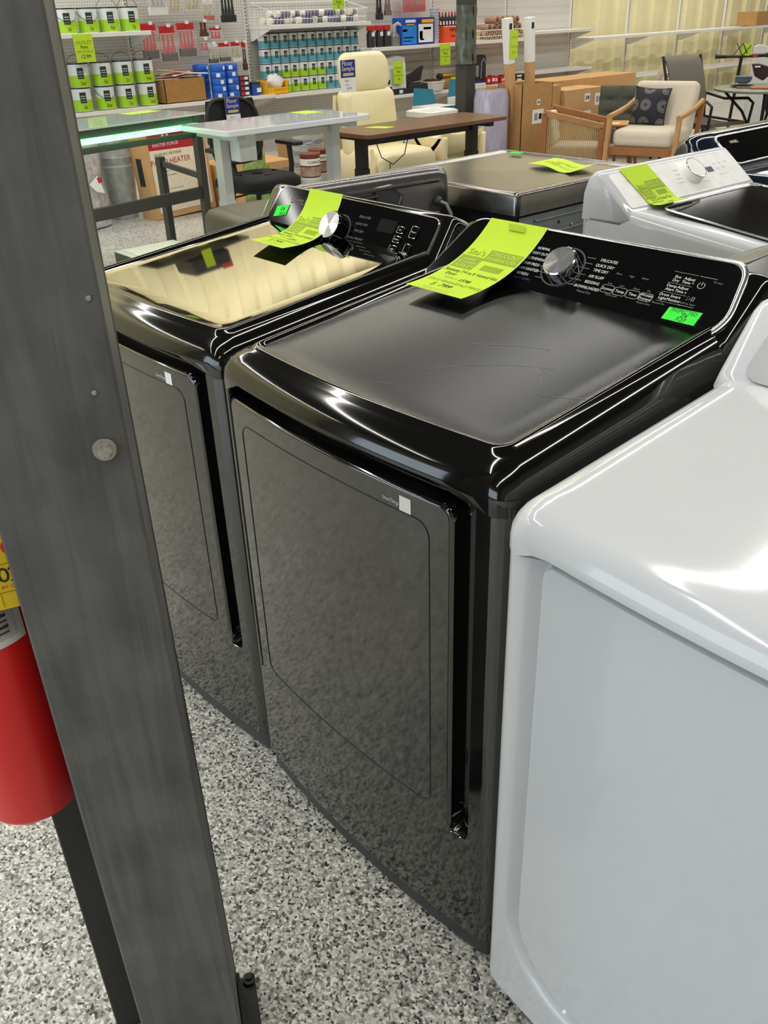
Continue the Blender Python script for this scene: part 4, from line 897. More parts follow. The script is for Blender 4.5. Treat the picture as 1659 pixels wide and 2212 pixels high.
cp = thing('copper_roll', 'x', 'roll'); MB().rev((-.09, 0, 0), (.09, 0, 0), [(.042, 0), (.045, .03), (.045, .97), (.042, 1), (.018, 1), (.018, 0)], 16).obj('roll', mat('copper_wrap', 'a9836c', .35, .15, .15, 30, coat=.3), cp)
MB().rev((-.093, 0, 0), (.093, 0, 0), [(.017, 0), (.017, 1)], 12).obj('core', mat('card_core', '4b3a30', .7), cp)
fr = True
for lay in range(3):
    for k in range(8-lay):
        if lay == 2 and k < 1: continue
        pos = (-7.16, 8.36+.092*k+.046*lay, 1.188+lay*.078); lab = 'copper wrapped roll in the wire bin, %s from left in layer %s' % (ORD[k], ['one', 'two', 'three'][lay])
        lab = 'copper wrapped roll in the wire bin, %s from left in the %s layer' % (ORD[k], ['lowest', 'middle', 'top'][lay])
        if fr: fr = False; cp.location = pos; cp['label'] = lab; cp['group'] = 'copper wrapped rolls'
        else: dup(cp, pos, None, lab, 'copper wrapped rolls')
for k in range(3):
    o = MB().rev((0, 0, 0), (0, 0, .11), [(.035, 0), (.03, .5), (.036, 1)], 12).obj('brass_fitting', mat('brass_pale', 'd0c07f', .35, .4), loc=(-7.14, 8.10+.085*k, 1.145)); tag(o, 'pale brass roll standing in the wire bin, %s from the column' % ORD[k], 'roll', 'pale brass rolls')

# goods on the shelves right of the quart cans
for k, (y0, y1) in enumerate([(6.46, 6.575), (6.585, 6.70), (6.705, 6.79)]):
    t = thing('bottle_pack', 'black bottle with red cap card, %s from left beside the teal cans' % ORD[k], 'bottle', (-7.12, (y0+y1)/2, 1.138), 0, 'black bottles with red caps')
    MB().rev((0, 0, 0), (0, 0, .165), [(.044, 0), (.046, .1), (.046, .8), (.03, 1)], 14).obj('bottle', M_dark, t); MB().bx(-.02, .03, -.045, .045, .165, .215).obj('red_card', M_pred, t, bevel=.003); MB().bx(.044, .048, -.02, .02, .11, .15).obj('label', M_stk, t, smooth=0)
t = thing('spray_gun', 'grey plastic pump sprayer left of the blue filter box', 'sprayer', (-7.12, 6.875, 1.138)); MB().rev((0, 0, 0), (0, 0, .14), [(.065, 0), (.065, .7), (.03, 1)], 16).obj('bottle', mat('smoke_plastic', '77776f', .3), t); mb = MB(); mb.tube([(0, 0, .14), (0, 0, .20), (.03, .03, .225), (.06, .06, .20)], [.022, .022, .02, .012], 10); mb.obj('pump_head', mat('pale_plastic', 'b4b4ae', .35), t)
def print_box(name, label, y0, y1, z0, z1, m, panels, depth=.16, xf=-7.05, texts=()):
    t = thing(name, label, 'box', (xf-depth/2, (y0+y1)/2, z0)); w_ = y1-y0; h = z1-z0
    MB().bx(-depth/2, depth/2, -w_/2, w_/2, 0, h).obj('carton', m, t, bevel=.003)
    for u0, u1, v0, v1, mm in panels: MB().bx(depth/2-.0005, depth/2+.0012, -w_/2+u0*w_, -w_/2+u1*w_, v0*h, v1*h).obj('printed_panel', mm, t, smooth=0)
    if texts: lettering('lettering', [(s_, (u-.5)*w_, v*h, sz) for s_, u, v, sz, mm in texts], lambda u, v: Vector((depth/2+.0025, u, v)), texts[0][4], t)
    return t
M_bb = mat('filter_box_blue', '1f4fb0', .35, 0, .08, 10); M_bb2 = mat('filter_box_cyan', '2d86d8', .35, 0, .1, 8); M_nb = mat('filter_box_navy', '2a2f86', .35)
M_or = mat('box_orange', 'ee5a2b', .45, 0, .05)
print_box('filter_box', 'tall blue printed filter box on the middle shelf', 6.925, 7.165, 1.138, 1.415, M_bb, [(.05, .95, .05, .72, M_bb2), (.25, .9, .82, .92, M_stk), (.3, .8, .70, .76, M_yel), (.1, .75, .26, .30, M_stk), (.1, .6, .14, .17, M_stk), (.06, .35, .50, .58, M_yel)])
print_box('filter_box', 'navy box with white photo panel right of the blue filter box', 7.17, 7.44, 1.138, 1.412, M_nb, [(.06, .92, .08, .76, M_stk), (.25, .95, .80, .93, M_yel), (.35, .8, .55, .64, M_yel), (.12, .30, .22, .50, M_nb), (.15, .38, .16, .22, M_dark)])
cs = thing('plastic_cup', 'x', 'cup'); MB().rev((0, 0, 0), (0, 0, .05), [(.042, 0), (.055, .85), (.058, .9), (.058, 1)], 18).obj('cup', mat('frosted_cup', 'cfd2dc', .25, alpha=.8), cs); fr = True
for k in range(11):
    pos = (-7.11, 7.50, 1.138+k*.031); lab = 'frosted plastic cup, %s up in the tall nested stack' % ORD[k]
    if fr: fr = False; cs.location = pos; cs['label'] = lab; cs['group'] = 'nested plastic cups'
    else: dup(cs, pos, None, lab, 'nested plastic cups')
print_box('orange_box', 'bright orange carton lettered MIMI, lower of two', 7.60, 7.90, 1.138, 1.222, M_or, [(0, 1, .1, .35, mat('box_red_orange', 'f0461c', .45))], texts=[('MIMI', .5, .75, .035, M_blk)])
print_box('orange_box', 'bright orange carton lettered MIMI, upper of two', 7.60, 7.90, 1.2225, 1.312, M_or, [(0, 1, .92, 1, M_stk)], texts=[('MIMI', .5, .5, .055, M_blk)])
for k in range(6):
    t = thing('glue_bottle', 'small dark bottle with red cap on the orange cartons, %s from left' % ORD[k], 'bottle', (-7.13, 7.60+.052*k, 1.3125), 0, 'small dark bottles')
    MB().rev((0, 0, 0), (0, 0, .105), [(.023, 0), (.023, .7), (.012, 1)], 12).obj('bottle', M_dark, t); MB().rev((0, 0, .105), (0, 0, .145), [(.012, 0), (.007, 1)], 10).obj('cap', M_pred if k % 2 else M_dark, t); MB().bx(.021, .0245, -.012, .012, .012, .05).obj('label', M_stk, t, smooth=0)
hang('red_bag', 'shiny red plastic bag hanging above the blue filter boxes', 'bag', 7.12, 7.58, 1.415, 1.66, None, M_pred, None, x=-7.30, group=None)
hang('tool_pack', 'black carded tool hanging above the black bottles', 'tool', 6.69, 6.80, 1.40, 1.66, None, M_dark, M_dark, bag=False, group='hanging black tools')
hang('tool_pack', 'brown handled tool hanging left of the red bag', 'tool', 6.82, 6.93, 1.44, 1.66, None, M_brist, M_brist, bag=True, group='hanging black tools')
# lower shelf behind the cream chair
t = thing('paper_bag', 'white paper bag with printed sheet leaning on the lower shelf', 'bag', (-7.10, 6.81, .643)); mb = MB(); mb.slab(12, 10, lambda a, b: (.03-.05*b+.012*math.sin(5*a+3*b), -.205+.41*a, .385*b+(.012*math.sin(11*a) if b > .95 else 0)), lambda a, b: (1, 0, 0), .05); mb.obj('bag', mat('white_paper', 'e8e6e2', .6, 0, .04, 10), t)
lettering('lettering', [('SALE', -.12, .30, .05), ('as is', -.12, .24, .03)], lambda u, v: Vector((.052-.05*v/.385, u, v)), M_stk_grey, t)
mb = MB()
for k, (u, v) in enumerate([(-.13, .13), (-.08, .135), (-.12, .055), (-.06, .06)]): mb.box((.052-.05*v/.385, u, v), (.004, .03, .045))
mb.obj('pictures', M_dark, t, smooth=0)
def shelf_tag(label, x, y, z, w_, h, text=True, sub='799'):
    t = thing('price_tag', label, 'price tag', (x, y, z), 0, 'neon price tags'); mb = MB(); mb.slab(3, 8, lambda a, b: (.006*math.sin(2.5*b), (a-.5)*w_, -h*b), lambda a, b: (1, 0, 0), .001); p_ = mb.obj('paper', M_tag, t)
    lettering('printed_text', [('OUTLET', 0, -h*.30, w_*.22), ('WHOLESALE', 0, -h*.62, w_*.15)], lambda u, v: Vector((.0075, u, v)), M_tag2, p_); lettering('handwriting', [('Paint', 0, -h*.46, w_*.20), (sub, 0, -h*.80, w_*.24)], lambda u, v: Vector((.0078, u, v)), M_ink, p_)
    return t
shelf_tag('neon yellow tag hanging below the upper gallon can shelf', -6.994, 3.083, 1.397, .180, .220, sub='12.99')
shelf_tag('neon yellow tag stuck on the white paper bag', -7.055, 6.865, .985, .150, .235, sub='14')
shelf_tag('neon yellow tag hanging below the filter box shelf', -6.993, 7.56, 1.135, .170, .225, sub='7')
shelf_tag('neon yellow tag pinned on the paint roller basket', -7.005, 5.985, 1.640, .16, .115, sub='5')
shelf_tag('short neon yellow tag on the white tub', -6.99, 7.745, .770, .165, .10, sub='3')
for k in range(2): print_box('hardware_box', 'flat black box under the paper bag, %s' % ['left one', 'right one'][k], 6.61+.20*k, 6.80+.19*k, .643, .70, M_dark, [(.1, .4, .2, .8, M_stk)], depth=.12, xf=-7.0)
t = thing('tool_case', 'black angular power tool leaning by the paper bag', 'tool', (-7.12, 7.17, .643)); MB().bx(-.10, .08, -.14, .16, 0, .09).obj('case', M_dark, t, bevel=.01); mb = MB(); mb.prism([(-.14, .09), (.10, .12), (.15, .27), (-.02, .20), (-.14, .17)], lambda a, b, c: Vector((-.04+c, a, b)), .05); mb.obj('tool_body', M_dark, t, bevel=.004)
t = thing('storage_tub', 'clear white plastic tub of fittings', 'tub', (-7.10, 7.45, .643)); MB().rev((0, 0, 0), (0, 0, .10), [(.13, 0), (.15, .85), (.157, .88), (.157, 1)], 24).obj('tub', mat('milky_plastic', 'dcd8cd', .3), t); mb = MB(); blob(mb, (0, 0, .09), .12, 10, (1, 1, .25), .15, 5); mb.obj('contents', M_brist, t, smooth=60)
t = thing('drill_tool', 'black and gold hand tool lying behind the short neon tag', 'tool', (-7.14, 7.745, .70)); mb = MB(); mb.rev((0, -.13, .08), (0, .13, .08), [(.02, 0), (.03, .2), (.026, .6), (.012, 1)], 14); mb.obj('body', mat('gold_metal', 'c9922e', .35, .6), t); MB().rev((0, -.17, .08), (0, -.10, .08), [(.02, 0), (.034, .4), (.03, 1)], 12).obj('grip', M_dark, t); MB().bx(-.05, .05, -.12, .12, -.057, .05).obj('carton', M_card, t, bevel=.003)
t = thing('charger_case', 'black moulded charger case standing right of the steel column', 'case', (-7.14, 8.265, .643)); MB().prism(rrect(-.15, .15, 0, .335, .05), lambda a, b, c: Vector((-.03+c, a, b)), .05).obj('case', M_dark, t, bevel=.006)
for u in (-.09, -.02): MB().prism(rrect(u-.025, u+.025, .09, .22, .01), lambda a, b, c: Vector((.02+c, a, b)), .015).obj('cell', mat('mid_grey', '8d8b86', .4), t, bevel=.003)
mb = MB(); mb.tube([(.025, .05, .07), (.025, .06, .25), (.025, .10, .29), (.025, .125, .24)], .008, 8); mb.obj('cable', mat('mid_grey', '8d8b86', .4), t)
random.seed(9)
for k in range(6):
    t = thing('red_package', 'small red package on the shelf right of the steel column, %s from left' % ORD[k], 'package', (-7.12+.02*(k % 2), 8.42+.075*k, .643), random.uniform(-.3, .3), 'small red packages'); hh = .07+.03*random.random(); MB().bx(-.05, .05, -.033, .033, 0, hh).obj('pack', M_pred, t, bevel=.006); MB().bx(.05, .052, -.02, .02, hh*.3, hh*.7).obj('label', M_stk, t, smooth=0)
for k in range(2):
    t = thing('tool_pack', 'black boxed tool on the shelf by the long cartons, %s' % ['lower', 'upper'][k], 'tool', (-7.11, 9.02, .643+.042*k)); MB().bx(-.06, .06, -.12, .12, 0, .04).obj('pack', M_dark, t, bevel=.004); MB().bx(.06, .062, -.09, .0, .008, .03).obj('label', M_stk, t, smooth=0)
t = thing('white_tray', 'white flat tray on the lower shelf behind the column', 'tray', (-7.06, 8.16, .643)); MB().bx(-.06, .06, -.13, .13, 0, .03).obj('tray', M_stk, t, bevel=.004); MB().bx(-.04, .05, -.02, .12, .03, .05).obj('strip', M_nb, t, bevel=.003)
carton('cardboard_box', 'long brown carton lying on the upper shelf at the far right', -7.36, -7.02, 14.72, 15.6, 1.088, 1.29, rz=.06)
# ------------------------------------------------------------------ furniture and stock on the sales floor
M_steel_d = mat('charcoal_steel', '4a4a46', .45, .3, .05, 20); M_blkp = mat('black_powdercoat', '1d1c1a', .5, .1, .1, 30)
M_wdesk = mat('white_laminate', 'dcdfe0', .12, 0, .02, 6, coat=.6); M_wleg = mat('light_grey_steel', 'b9bab6', .4, .1, .03)
M_walnut = mat('walnut_laminate', '6b4a2e', .35, 0, .14, 5, stretch=(14, 1, 1)); M_creamv = mat('cream_vinyl', 'e9dcae', .42, 0, .03, 12, bump=.03)
M_mesh = mat('black_mesh', '161513', .75, 0, .2, 200); M_signn = mat('sign_navy', '2b2f7d', .5)
M_teak = mat('teak_wood', '9a6233', .45, 0, .14, 8, stretch=(6, 6, 1)); M_lin = mat('oatmeal_linen', 'cfc3af', .85, 0, .05, 120, bump=.1)
def beamf(m, t, name, a, b, w_, h, bev=.002): return MB().bar(a, b, w_, h).obj(name, m, t, bevel=bev)
def rr_slab(t, name, m, x0, x1, y0, y1, z0, z1, r=.03, bev=.003): return MB().prism(rrect(x0, x1, y0, y1, r), lambda a, b, c: Vector((a, b, z0+c)), z1-z0).obj(name, m, t, bevel=bev)

# LED desk
ld = thing('led_desk', 'dark steel desk with glass top and glowing green light strip', 'desk', (-4.25, 2.53, 0), .19)
rr_slab(ld, 'glass_top', mat('pale_glass', 'b9d0c4', .06, 0, 0, coat=.5), -.52, .03, -1.45, .06, .942, .952, .02, .001)
beamf(M_steel_d, ld, 'front_rail', (0, -1.42, .915), (0, .05, .915), .03, .05); beamf(M_steel_d, ld, 'lower_rail', (-.01, -1.42, .825), (-.01, .0, .825), .025, .035)
MB().bx(.012, .030, -1.44, -.02, .864, .896).obj('led_strip', mat('green_led', (.35, 1, .55), .4, emit=((.10, 1.0, .24), 6.0), var=0), ld, bevel=.003)
for yy in (-1.38, -.02):
    beamf(M_steel_d, ld, 'leg', (0, yy, 0), (0, yy, .94), .05, .05); beamf(M_steel_d, ld, 'rear_leg', (-.42, yy, 0), (-.42, yy, .66), .05, .05)
    beamf(M_steel_d, ld, 'side_rail', (-.42, yy, .62), (0, yy, .56), .03, .035); beamf(M_steel_d, ld, 'foot', (-.50, yy, .02), (.08, yy, .02), .05, .04)
beamf(M_steel_d, ld, 'cross_beam', (0, -1.38, .46), (0, -.02, .46), .03, .075)
mb = MB(); mb.tube([(.02, -1.02, .86), (.03, -1.02, .6), (.05, -1.0, .3), (.06, -.98, .05), (.10, -.9, .004), (.3, -.7, .004)], .003, 5); mb.obj('power_cable', M_blk, ld)
mb = MB(); mb.slab(2, 2, lambda a, b: (-.50+.14*a, -.25+.25*b, .9535), lambda a, b: (0, 0, 1), .0008)
o = thing('price_tag', 'neon green lit price sheet lying on the glass desk', 'price tag', (-4.25, 2.53, 0), .19, 'neon price tags'); mb.obj('paper', M_tag, o)

def lift_desk(name, label, x0, x1, y0, y1, z, mtop, mleg, thick, over=.12, box=False):
    t = thing(name, label, 'desk'); rr_slab(t, 'desktop', mtop, x0, x1, y0, y1, z-thick, z, .05, .004)
    xc = (x0+x1)/2
    for k, yy in enumerate((y0+over, y1-over)):
        beamf(mleg, t, 'top_bracket', (x0+.05, yy, z-thick-.02), (x1-.05, yy, z-thick-.02), .06, .038)
        lg_ = beamf(mleg, t, 'leg', (xc, yy, .30), (xc, yy, z-thick-.03), .065, .085); MB().bx(xc-.048, xc+.048, yy-.038, yy+.038, .03, .45).obj('outer_tube', mleg, lg_, bevel=.002)
        beamf(mleg, t, 'foot', (x0+.02, yy, .02), (x1-.02, yy, .02), .07, .035)
    beamf(mleg, t, 'crossbar', (xc, y0+over, z-thick-.06), (xc, y1-over, z-thick-.06), .04, .04)
    if box: MB().bx(xc+.05, xc+.16, y0+over+.03, y0+over+.16, z-thick-.17, z-thick-.005).obj('control_box', mat('pale_grey_plastic', 'cfd0cc', .4), t, bevel=.004)
    return t
wd = lift_desk('standing_desk', 'white standing desk with pale grey legs in front of the black chair', -4.18, -3.60, 2.34, 3.50, .90, M_wdesk, M_wleg, .034, .13, True)
mb = MB(); mb.tube([(-3.88, 2.50, .75), (-3.86, 2.49, .55), (-3.90, 2.52, .45), (-3.86, 2.48, .32), (-3.86, 2.46, .02)], .003, 5); mb.obj('coil_cable', M_wleg, wd)
mb = MB(); mb.slab(2, 2, lambda a, b: (-4.18+.20*a, 3.22+.16*b, .9015), lambda a, b: (0, 0, 1), .0008); o = thing('price_tag', 'neon yellow price sheet lying on the white desk', 'price tag', group='neon price tags'); mb.obj('paper', M_tag, o)
bd = lift_desk('standing_desk', 'walnut brown standing desk with black legs in front of the cream chair', -4.46, -3.92, 3.72, 5.25, .72, M_walnut, M_blkp, .030, .16)
mb = MB(); mb.tube([(-4.15, 3.98, .66), (-4.12, 4.02, .52), (-4.10, 4.12, .46), (-4.12, 4.26, .52), (-4.15, 4.34, .67)], .004, 5); mb.tube([(-4.11, 4.10, .47), (-4.08, 4.05, .30), (-4.05, 4.0, .02)], .004, 5); mb.obj('power_cable', M_blk, bd)
mb = MB(); mb.slab(2, 2, lambda a, b: (-4.30+.17*a, 4.0+.12*b+.07*a, .7215), lambda a, b: (0, 0, 1), .0008); o = thing('price_tag', 'neon yellow price sheet lying on the walnut desk', 'price tag', group='neon price tags'); mb.obj('paper', M_tag, o)

def floor_sign(label, loc, w_, h, rz=0, rot=None):
    t = thing('floor_sample_sign', label, 'sign', loc, rz, 'Floor Sample signs'); MB().bx(-.001, .001, -w_/2, w_/2, 0, h).obj('card', M_stk, t, smooth=0)
    MB().bx(.001, .0016, -w_/2, w_/2, h*.46, h).obj('blue_panel', M_signn, t, smooth=0)
    f = lambda u, v: Vector((.0022, u, v)); lettering('lettering', [('Floor', -w_*.04, h*.89, w_*.34), ('Sample', 0, h*.73, w_*.30)], f, M_print, t)
    MB().prism(rrect(-w_*.35, w_*.38, h*.51, h*.60, h*.03), lambda a, b, c: Vector((.0016+c, a, b)), .0006).obj('yellow_pill', mat('sign_gold', 'c9b56a', .5), t)
    lettering('handwriting', [('Item', -w_*.1, h*.37, w_*.16), ('Was', -w_*.1, h*.24, w_*.13), ('$499', w_*.05, h*.12, w_*.17)], f, mat('grey_ink', '8d8a90', .6, var=0), t)
    return t

# black mesh office chair
oc = thing('office_chair', 'black mesh office chair tucked behind the white desk', 'chair', (-4.58, 3.17, 0))
mb = MB(); mb.loft([[Vector((x, y, z)) for x, y in rrect(-.25+i, .27-i, -.27+i, .27-i, .12, 6)] for i, z in ((.05, .36), (.0, .385), (.0, .43), (.03, .46), (.10, .472), (.2, .468))]); mb.obj('seat', M_mesh, oc, smooth=60)
def backf(u, v): a = (u-.5); return Vector((-.27-.06*v+.10*(a*2)**2*(.6), a*.46*(1-.12*(2*v-1)**2), .52+.44*v))
mb = MB(); mb.slab(12, 12, backf, lambda a, b: (1, 0, .1), .012); mb.obj('backrest', M_mesh, oc, smooth=60)
R = [(k/10, 0) for k in range(11)]+[(1, k/10) for k in range(1, 11)]+[(1-k/10, 1) for k in range(1, 11)]+[(0, 1-k/10) for k in range(1, 10)]
mb = MB(); mb.tube([backf(u*.98+.01, v) for u, v in poly_round([(0, 0), (1, 0), (1, 1), (0, 1)], [.3]*4, 8)], .016, 8, closed=True); mb.obj('back_frame', M_blkp, oc)
mb = MB(); mb.tube([(-.10, 0, .38), (-.28, 0, .40), (-.34, 0, .55), (-.33, 0, .72)], .022, 8); mb.obj('back_support', M_blkp, oc)
MB().bx(-.325, -.30, -.20, .20, .66, .74).obj('lumbar_bar', M_blkp, oc, bevel=.01)
for s_ in (-1, 1):
    mb = MB(); mb.tube([(.02, s_*.22, .36), (.02, s_*.30, .38), (.02, s_*.315, .50), (.0, s_*.315, .64)], .020, 8); a_ = mb.obj('armrest', M_blkp, oc); MB().prism(rrect(-.13, .15, s_*.31-.045, s_*.31+.045, .03), lambda a, b, c: Vector((a, b, .64+c)), .028).obj('arm_pad', M_blk, a_, bevel=.006)
MB().rev((0, 0, .08), (0, 0, .37), [(.032, 0), (.032, .5), (.02, .55), (.02, 1)], 12).obj('gas_lift', M_blkp, oc); MB().bx(-.10, .12, -.08, .08, .33, .37).obj('tilt_mechanism', M_blkp, oc, bevel=.01)
mb = MB(); mb.tube([(.04, -.08, .34), (.05, -.26, .33)], .006, 6); mb.obj('lift_lever', M_blkp, oc)
for k in range(5):
    a = 2*PI*k/5+.3; mb = MB(); mb.bar((0, 0, .10), (.30*math.cos(a), .30*math.sin(a), .075), .045, .03); l_ = mb.obj('base_arm', M_blkp, oc, bevel=.004); c = Vector((.30*math.cos(a), .30*math.sin(a), .03)); tn = Vector((-math.sin(a), math.cos(a), 0)); MB().cyl(c-tn*.022, c+tn*.022, .03, n=14).obj('caster', M_blk, l_)
floor_sign('blue and white Floor Sample sign hung on the black office chair', (-4.865, 3.20, .76), .125, .21, 0)

# cream high-back recliner
cc = thing('recliner_chair', 'cream vinyl high-back chair behind the walnut desk', 'chair', (-5.10, 4.88, 0))
def cush(name, x0, x1, y0, y1, z0, z1, lean=0, m=M_creamv, r=.09, bulge=.03, par=None):
    mb = MB(); R = []
    for k, (i, t_) in enumerate(((.05, 0), (.015, .12), (0, .35), (0, .65), (.015, .88), (.05, 1))):
        x = x0+(x1-x0)*t_; R.append([Vector((x-lean*(z-z0)/(z1-z0+1e-6), y, z)) for y, z in rrect(y0+i, y1-i, z0+i*.7, z1-i*.7, r, 6)])
    mb.loft(R); return mb.obj(name, m, par or cc, smooth=70)
cush('headrest', -.27, -.13, -.265, .265, .88, 1.19, .04, r=.10); cush('upper_back', -.24, -.08, -.30, .30, .56, .90, .05, r=.06); cush('lower_back', -.20, -.02, -.32, .32, .36, .60, .03, r=.06)
mb = MB(); mb.loft([[Vector((x, y, z)) for x, y in rrect(-.30+i, .40-i, -.33+i, .33-i, .08, 5)] for i, z in ((.05, .10), (.0, .14), (.0, .36), (.03, .42), (.10, .44))]); mb.obj('seat', M_creamv, cc, smooth=60)
mb = MB(); mb.tube([(-.27, -.285, .30), (-.29, -.30, .60), (-.28, -.29, .86)], .018, 8); mb.obj('side_piping', M_creamv, cc)
mb = MB(); mb.tube([(.25, -.34, .46), (.30, -.345, .30), (.36, -.34, .12)], .02, 8); mb.obj('front_piping', M_creamv, cc)
MB().rev((0, 0, 0), (0, 0, .11), [(.26, 0), (.26, .3), (.06, .5), (.06, 1)], 24).obj('base', M_blkp, cc)
floor_sign('blue and white Floor Sample sign clipped to the cream chair headrest', (-4.90, 4.36, .92), .155, .24, 0)
ot = thing('ottoman', 'cream curved footstool right of the cream chair', 'ottoman', (-4.90, 5.52, 0))
mb = MB(); mb.slab(12, 10, lambda u, v: (.20-.40*v, -.27+.54*u, .50-.16*math.sin(PI*v)+.05*(2*u-1)**2-.0*v), lambda a, b: (0, 0, 1), .05); mb.obj('cushion', M_creamv, ot, smooth=60)
for yy in (-.25, .25): mb = MB(); mb.prism([(-.22, .12), (.22, .12), (.24, .50), (-.24, .50), (-.10, .34), (.10, .34)][:4], lambda a, b, c: Vector((a, yy-.02+c, b)), .04); mb.obj('side_panel', M_creamv, ot, bevel=.015)
MB().bx(-.2, .2, -.24, .24, 0, .12).obj('base', M_blkp, ot, bevel=.01)

# patio heater carton
hb = thing('heater_carton', 'tall patio heater carton with red printed top leaning behind the light desk', 'box', (-5.80, 3.22, 0), 0, None)
hb.rotation_euler = (0.03, -.04, .06)
MB().bx(-.22, 0, -.31, .31, .01, .74).obj('carton', M_card2, hb, bevel=.004)
f = lambda u, v, c=0: Vector((.001+c, u, v))
MB().prism([(-.26, .06), (.28, .06), (.28, .535), (-.26, .555)], f, .001).obj('white_panel', mat('carton_cream', 'e6d9bf', .6), hb, smooth=0)
MB().prism([(-.26, .555), (.28, .535), (.28, .725), (-.26, .725)], f, .001).obj('red_panel', mat('carton_red', 'b3202f', .5), hb, smooth=0)
MB().prism([(-.10, .625), (.02, .715), (.06, .69), (.13, .725), (.24, .57), (.20, .57), (.12, .66), (.08, .63), (.02, .66), (-.03, .63)], lambda u, v, c=0: f(u, v, .0012+c), .0004).obj('mountain_print', mat('carton_dark_red', '8c1c2a', .5), hb, smooth=0)  # dark red mountain shape printed on the red panel
mb = MB(); mb.tube([f(-.14, .618, .003), f(-.105, .662, .003), f(-.085, .635, .003), f(-.065, .662, .003), f(-.025, .614, .003)], .007, 5); mb.obj('logo_mark', M_print, hb)
lettering('brand_lettering', [('MASTER FORGE', -.095, .588, .038, .95)], lambda u, v: f(u, v, .0022), M_print, hb)
lettering('lettering', [('40,000-BTU PROPANE', -.085, .515, .029, .95), ('heats up to 200 sq ft', -.10, .385, .020), ('electronic ignition', -.10, .35, .020), ('for outdoor use only', -.06, .24, .016)], lambda u, v: f(u, v, .0022), mat('brown_text', '6d5a48', .6, var=0), hb)
lettering('red_lettering', [('PATIO HEATER', -.070, .455, .063, .92)], lambda u, v: f(u, v, .0022), mat('red_text', 'b3202f', .5, var=0), hb)
for k, u in enumerate((-.07, .0, .07)): mb = MB(); mb.tube([f(u+.022*math.cos(a), .17+.022*math.sin(a), .002) for a in [2*PI*q/20 for q in range(20)]], .002, 4, closed=True); mb.obj('icon_ring', M_dark, hb)
MB().bx(-.15, -.07, -.3125, -.309, .28, .50).obj('hand_slot', M_dark, hb, smooth=0); MB().bx(-.222, -.01, -.312, .0, .70, .742).obj('torn_flap', M_dark, hb, smooth=0)
# wrapped bundle and bin behind the light desk
M_foil = mat('crinkled_clear_wrap', 'c9c9cb', .22, .35, .25, 26, bump=.9, coat=.6)
t = thing('wrapped_bundle', 'shiny plastic wrapped bundle standing behind the light desk', 'bundle', (-6.05, 2.26, 0)); mb = MB(); mb.grid(41, 25, lambda u, v: Vector((.24*math.cos(2*PI*u)*(1+.06*math.sin(9*u*2*PI+8*v)), .34*math.sin(2*PI*u)*(1+.06*math.sin(7*u*2*PI-6*v)), .70*v+.01)) if v < .98 else Vector((0, 0, .70))); mb.obj('wrap', M_foil, t, smooth=70)
MB().prism([(.12, .36), (.20, .42), (.24, .28), (.17, .30)], lambda a, b, c: Vector((.245+c, a, b)), .002).obj('product_label', M_stk, t, smooth=0); MB().prism([(.19, .405), (.225, .40), (.235, .37), (.20, .36)], lambda a, b, c: Vector((.248+c, a, b)), .002).obj('red_mark', M_pred, t, smooth=0)
t = thing('wrapped_bin', 'grey plastic-wrapped bin beside the patio heater carton', 'bin', (-6.15, 2.80, 0)); MB().rev((0, 0, 0), (0, 0, .64), [(.12, 0), (.15, .75), (.155, .78), (.15, .8), (.14, 1), (.02, 1.02)], 20).obj('bin', mat('grey_wrapped', 'a3a6a2', .25, .1, .2, 16, bump=.5, coat=.5), t); MB().rev((0, 0, .42), (0, 0, .44), [(.15, 0), (.153, .5), (.15, 1)], 20).obj('rim', M_wleg, t)
t = carton('low_carton', 'low pale carton with a dark green side on the floor before the light desk', -3.78, -3.30, 1.58, 1.98, 0, .30, m=mat('pale_card', 'cfccbd', .6), tape=False); MB().bx(-.238, .238, -.2012, -.2002, .005, .295).obj('green_side', mat('dark_green_card', '3f4a35', .6), t, smooth=0); MB().bx(-.20, .20, -.16, .16, .300, .306).obj('lid_inset', mat('pale_card2', 'dedbcc', .5), t, bevel=.004)
# cartons with grass print, buckets and cans under the white desk
t = carton('planter_carton', 'carton with green grass picture lying under the black chair', -6.15, -5.60, 3.57, 4.24, 0, .36, m=M_card2)
MB().bx(.2755, .277, -.32, .08, .08, .34).obj('grass_print', mat('grass_picture', '7fae3c', .6, 0, .35, 30), t, smooth=0); MB().bx(.2755, .277, .10, .32, .02, .30).obj('photo_print', mat('stone_picture', '8a857c', .6, 0, .3, 12), t, smooth=0)
t = carton('garden_carton', 'upright carton with leafy garden photo beside the white desk leg', -5.53, -5.38, 3.56, 3.80, 0, .62, m=M_card2); MB().bx(.0755, .077, -.11, .11, .10, .58).obj('garden_print', mat('garden_picture', '87a05a', .6, 0, .5, 14), t, smooth=0)
def pail(name, label, loc, r, h, m, labels, bail=True, cat='can', taper=.96):
    t = thing(name, label, cat, loc); MB().rev((0, 0, 0), (0, 0, h), [(r*taper, 0), (r, .9), (r*1.04, .92), (r*1.04, 1), (r*.94, 1.01)], 22).obj('body', m, t, smooth=45)
    for z0, z1, mm in labels: MB().rev((0, 0, z0*h), (0, 0, z1*h), [(r*1.012, 0), (r*1.012, 1)], 22, cap=False).obj('label_band', mm, t)
    if bail: mb = MB(); mb.tube([(r*.3*math.cos(a), r*math.cos(a), h*.92+r*1.1*math.sin(a)) for a in [PI*k/12 for k in range(13)]], .003, 5); mb.obj('bail_handle', M_steelhook, t)
    return t
M_seal = mat('seal_brown', '7a4535', .5, 0, .15, 20)
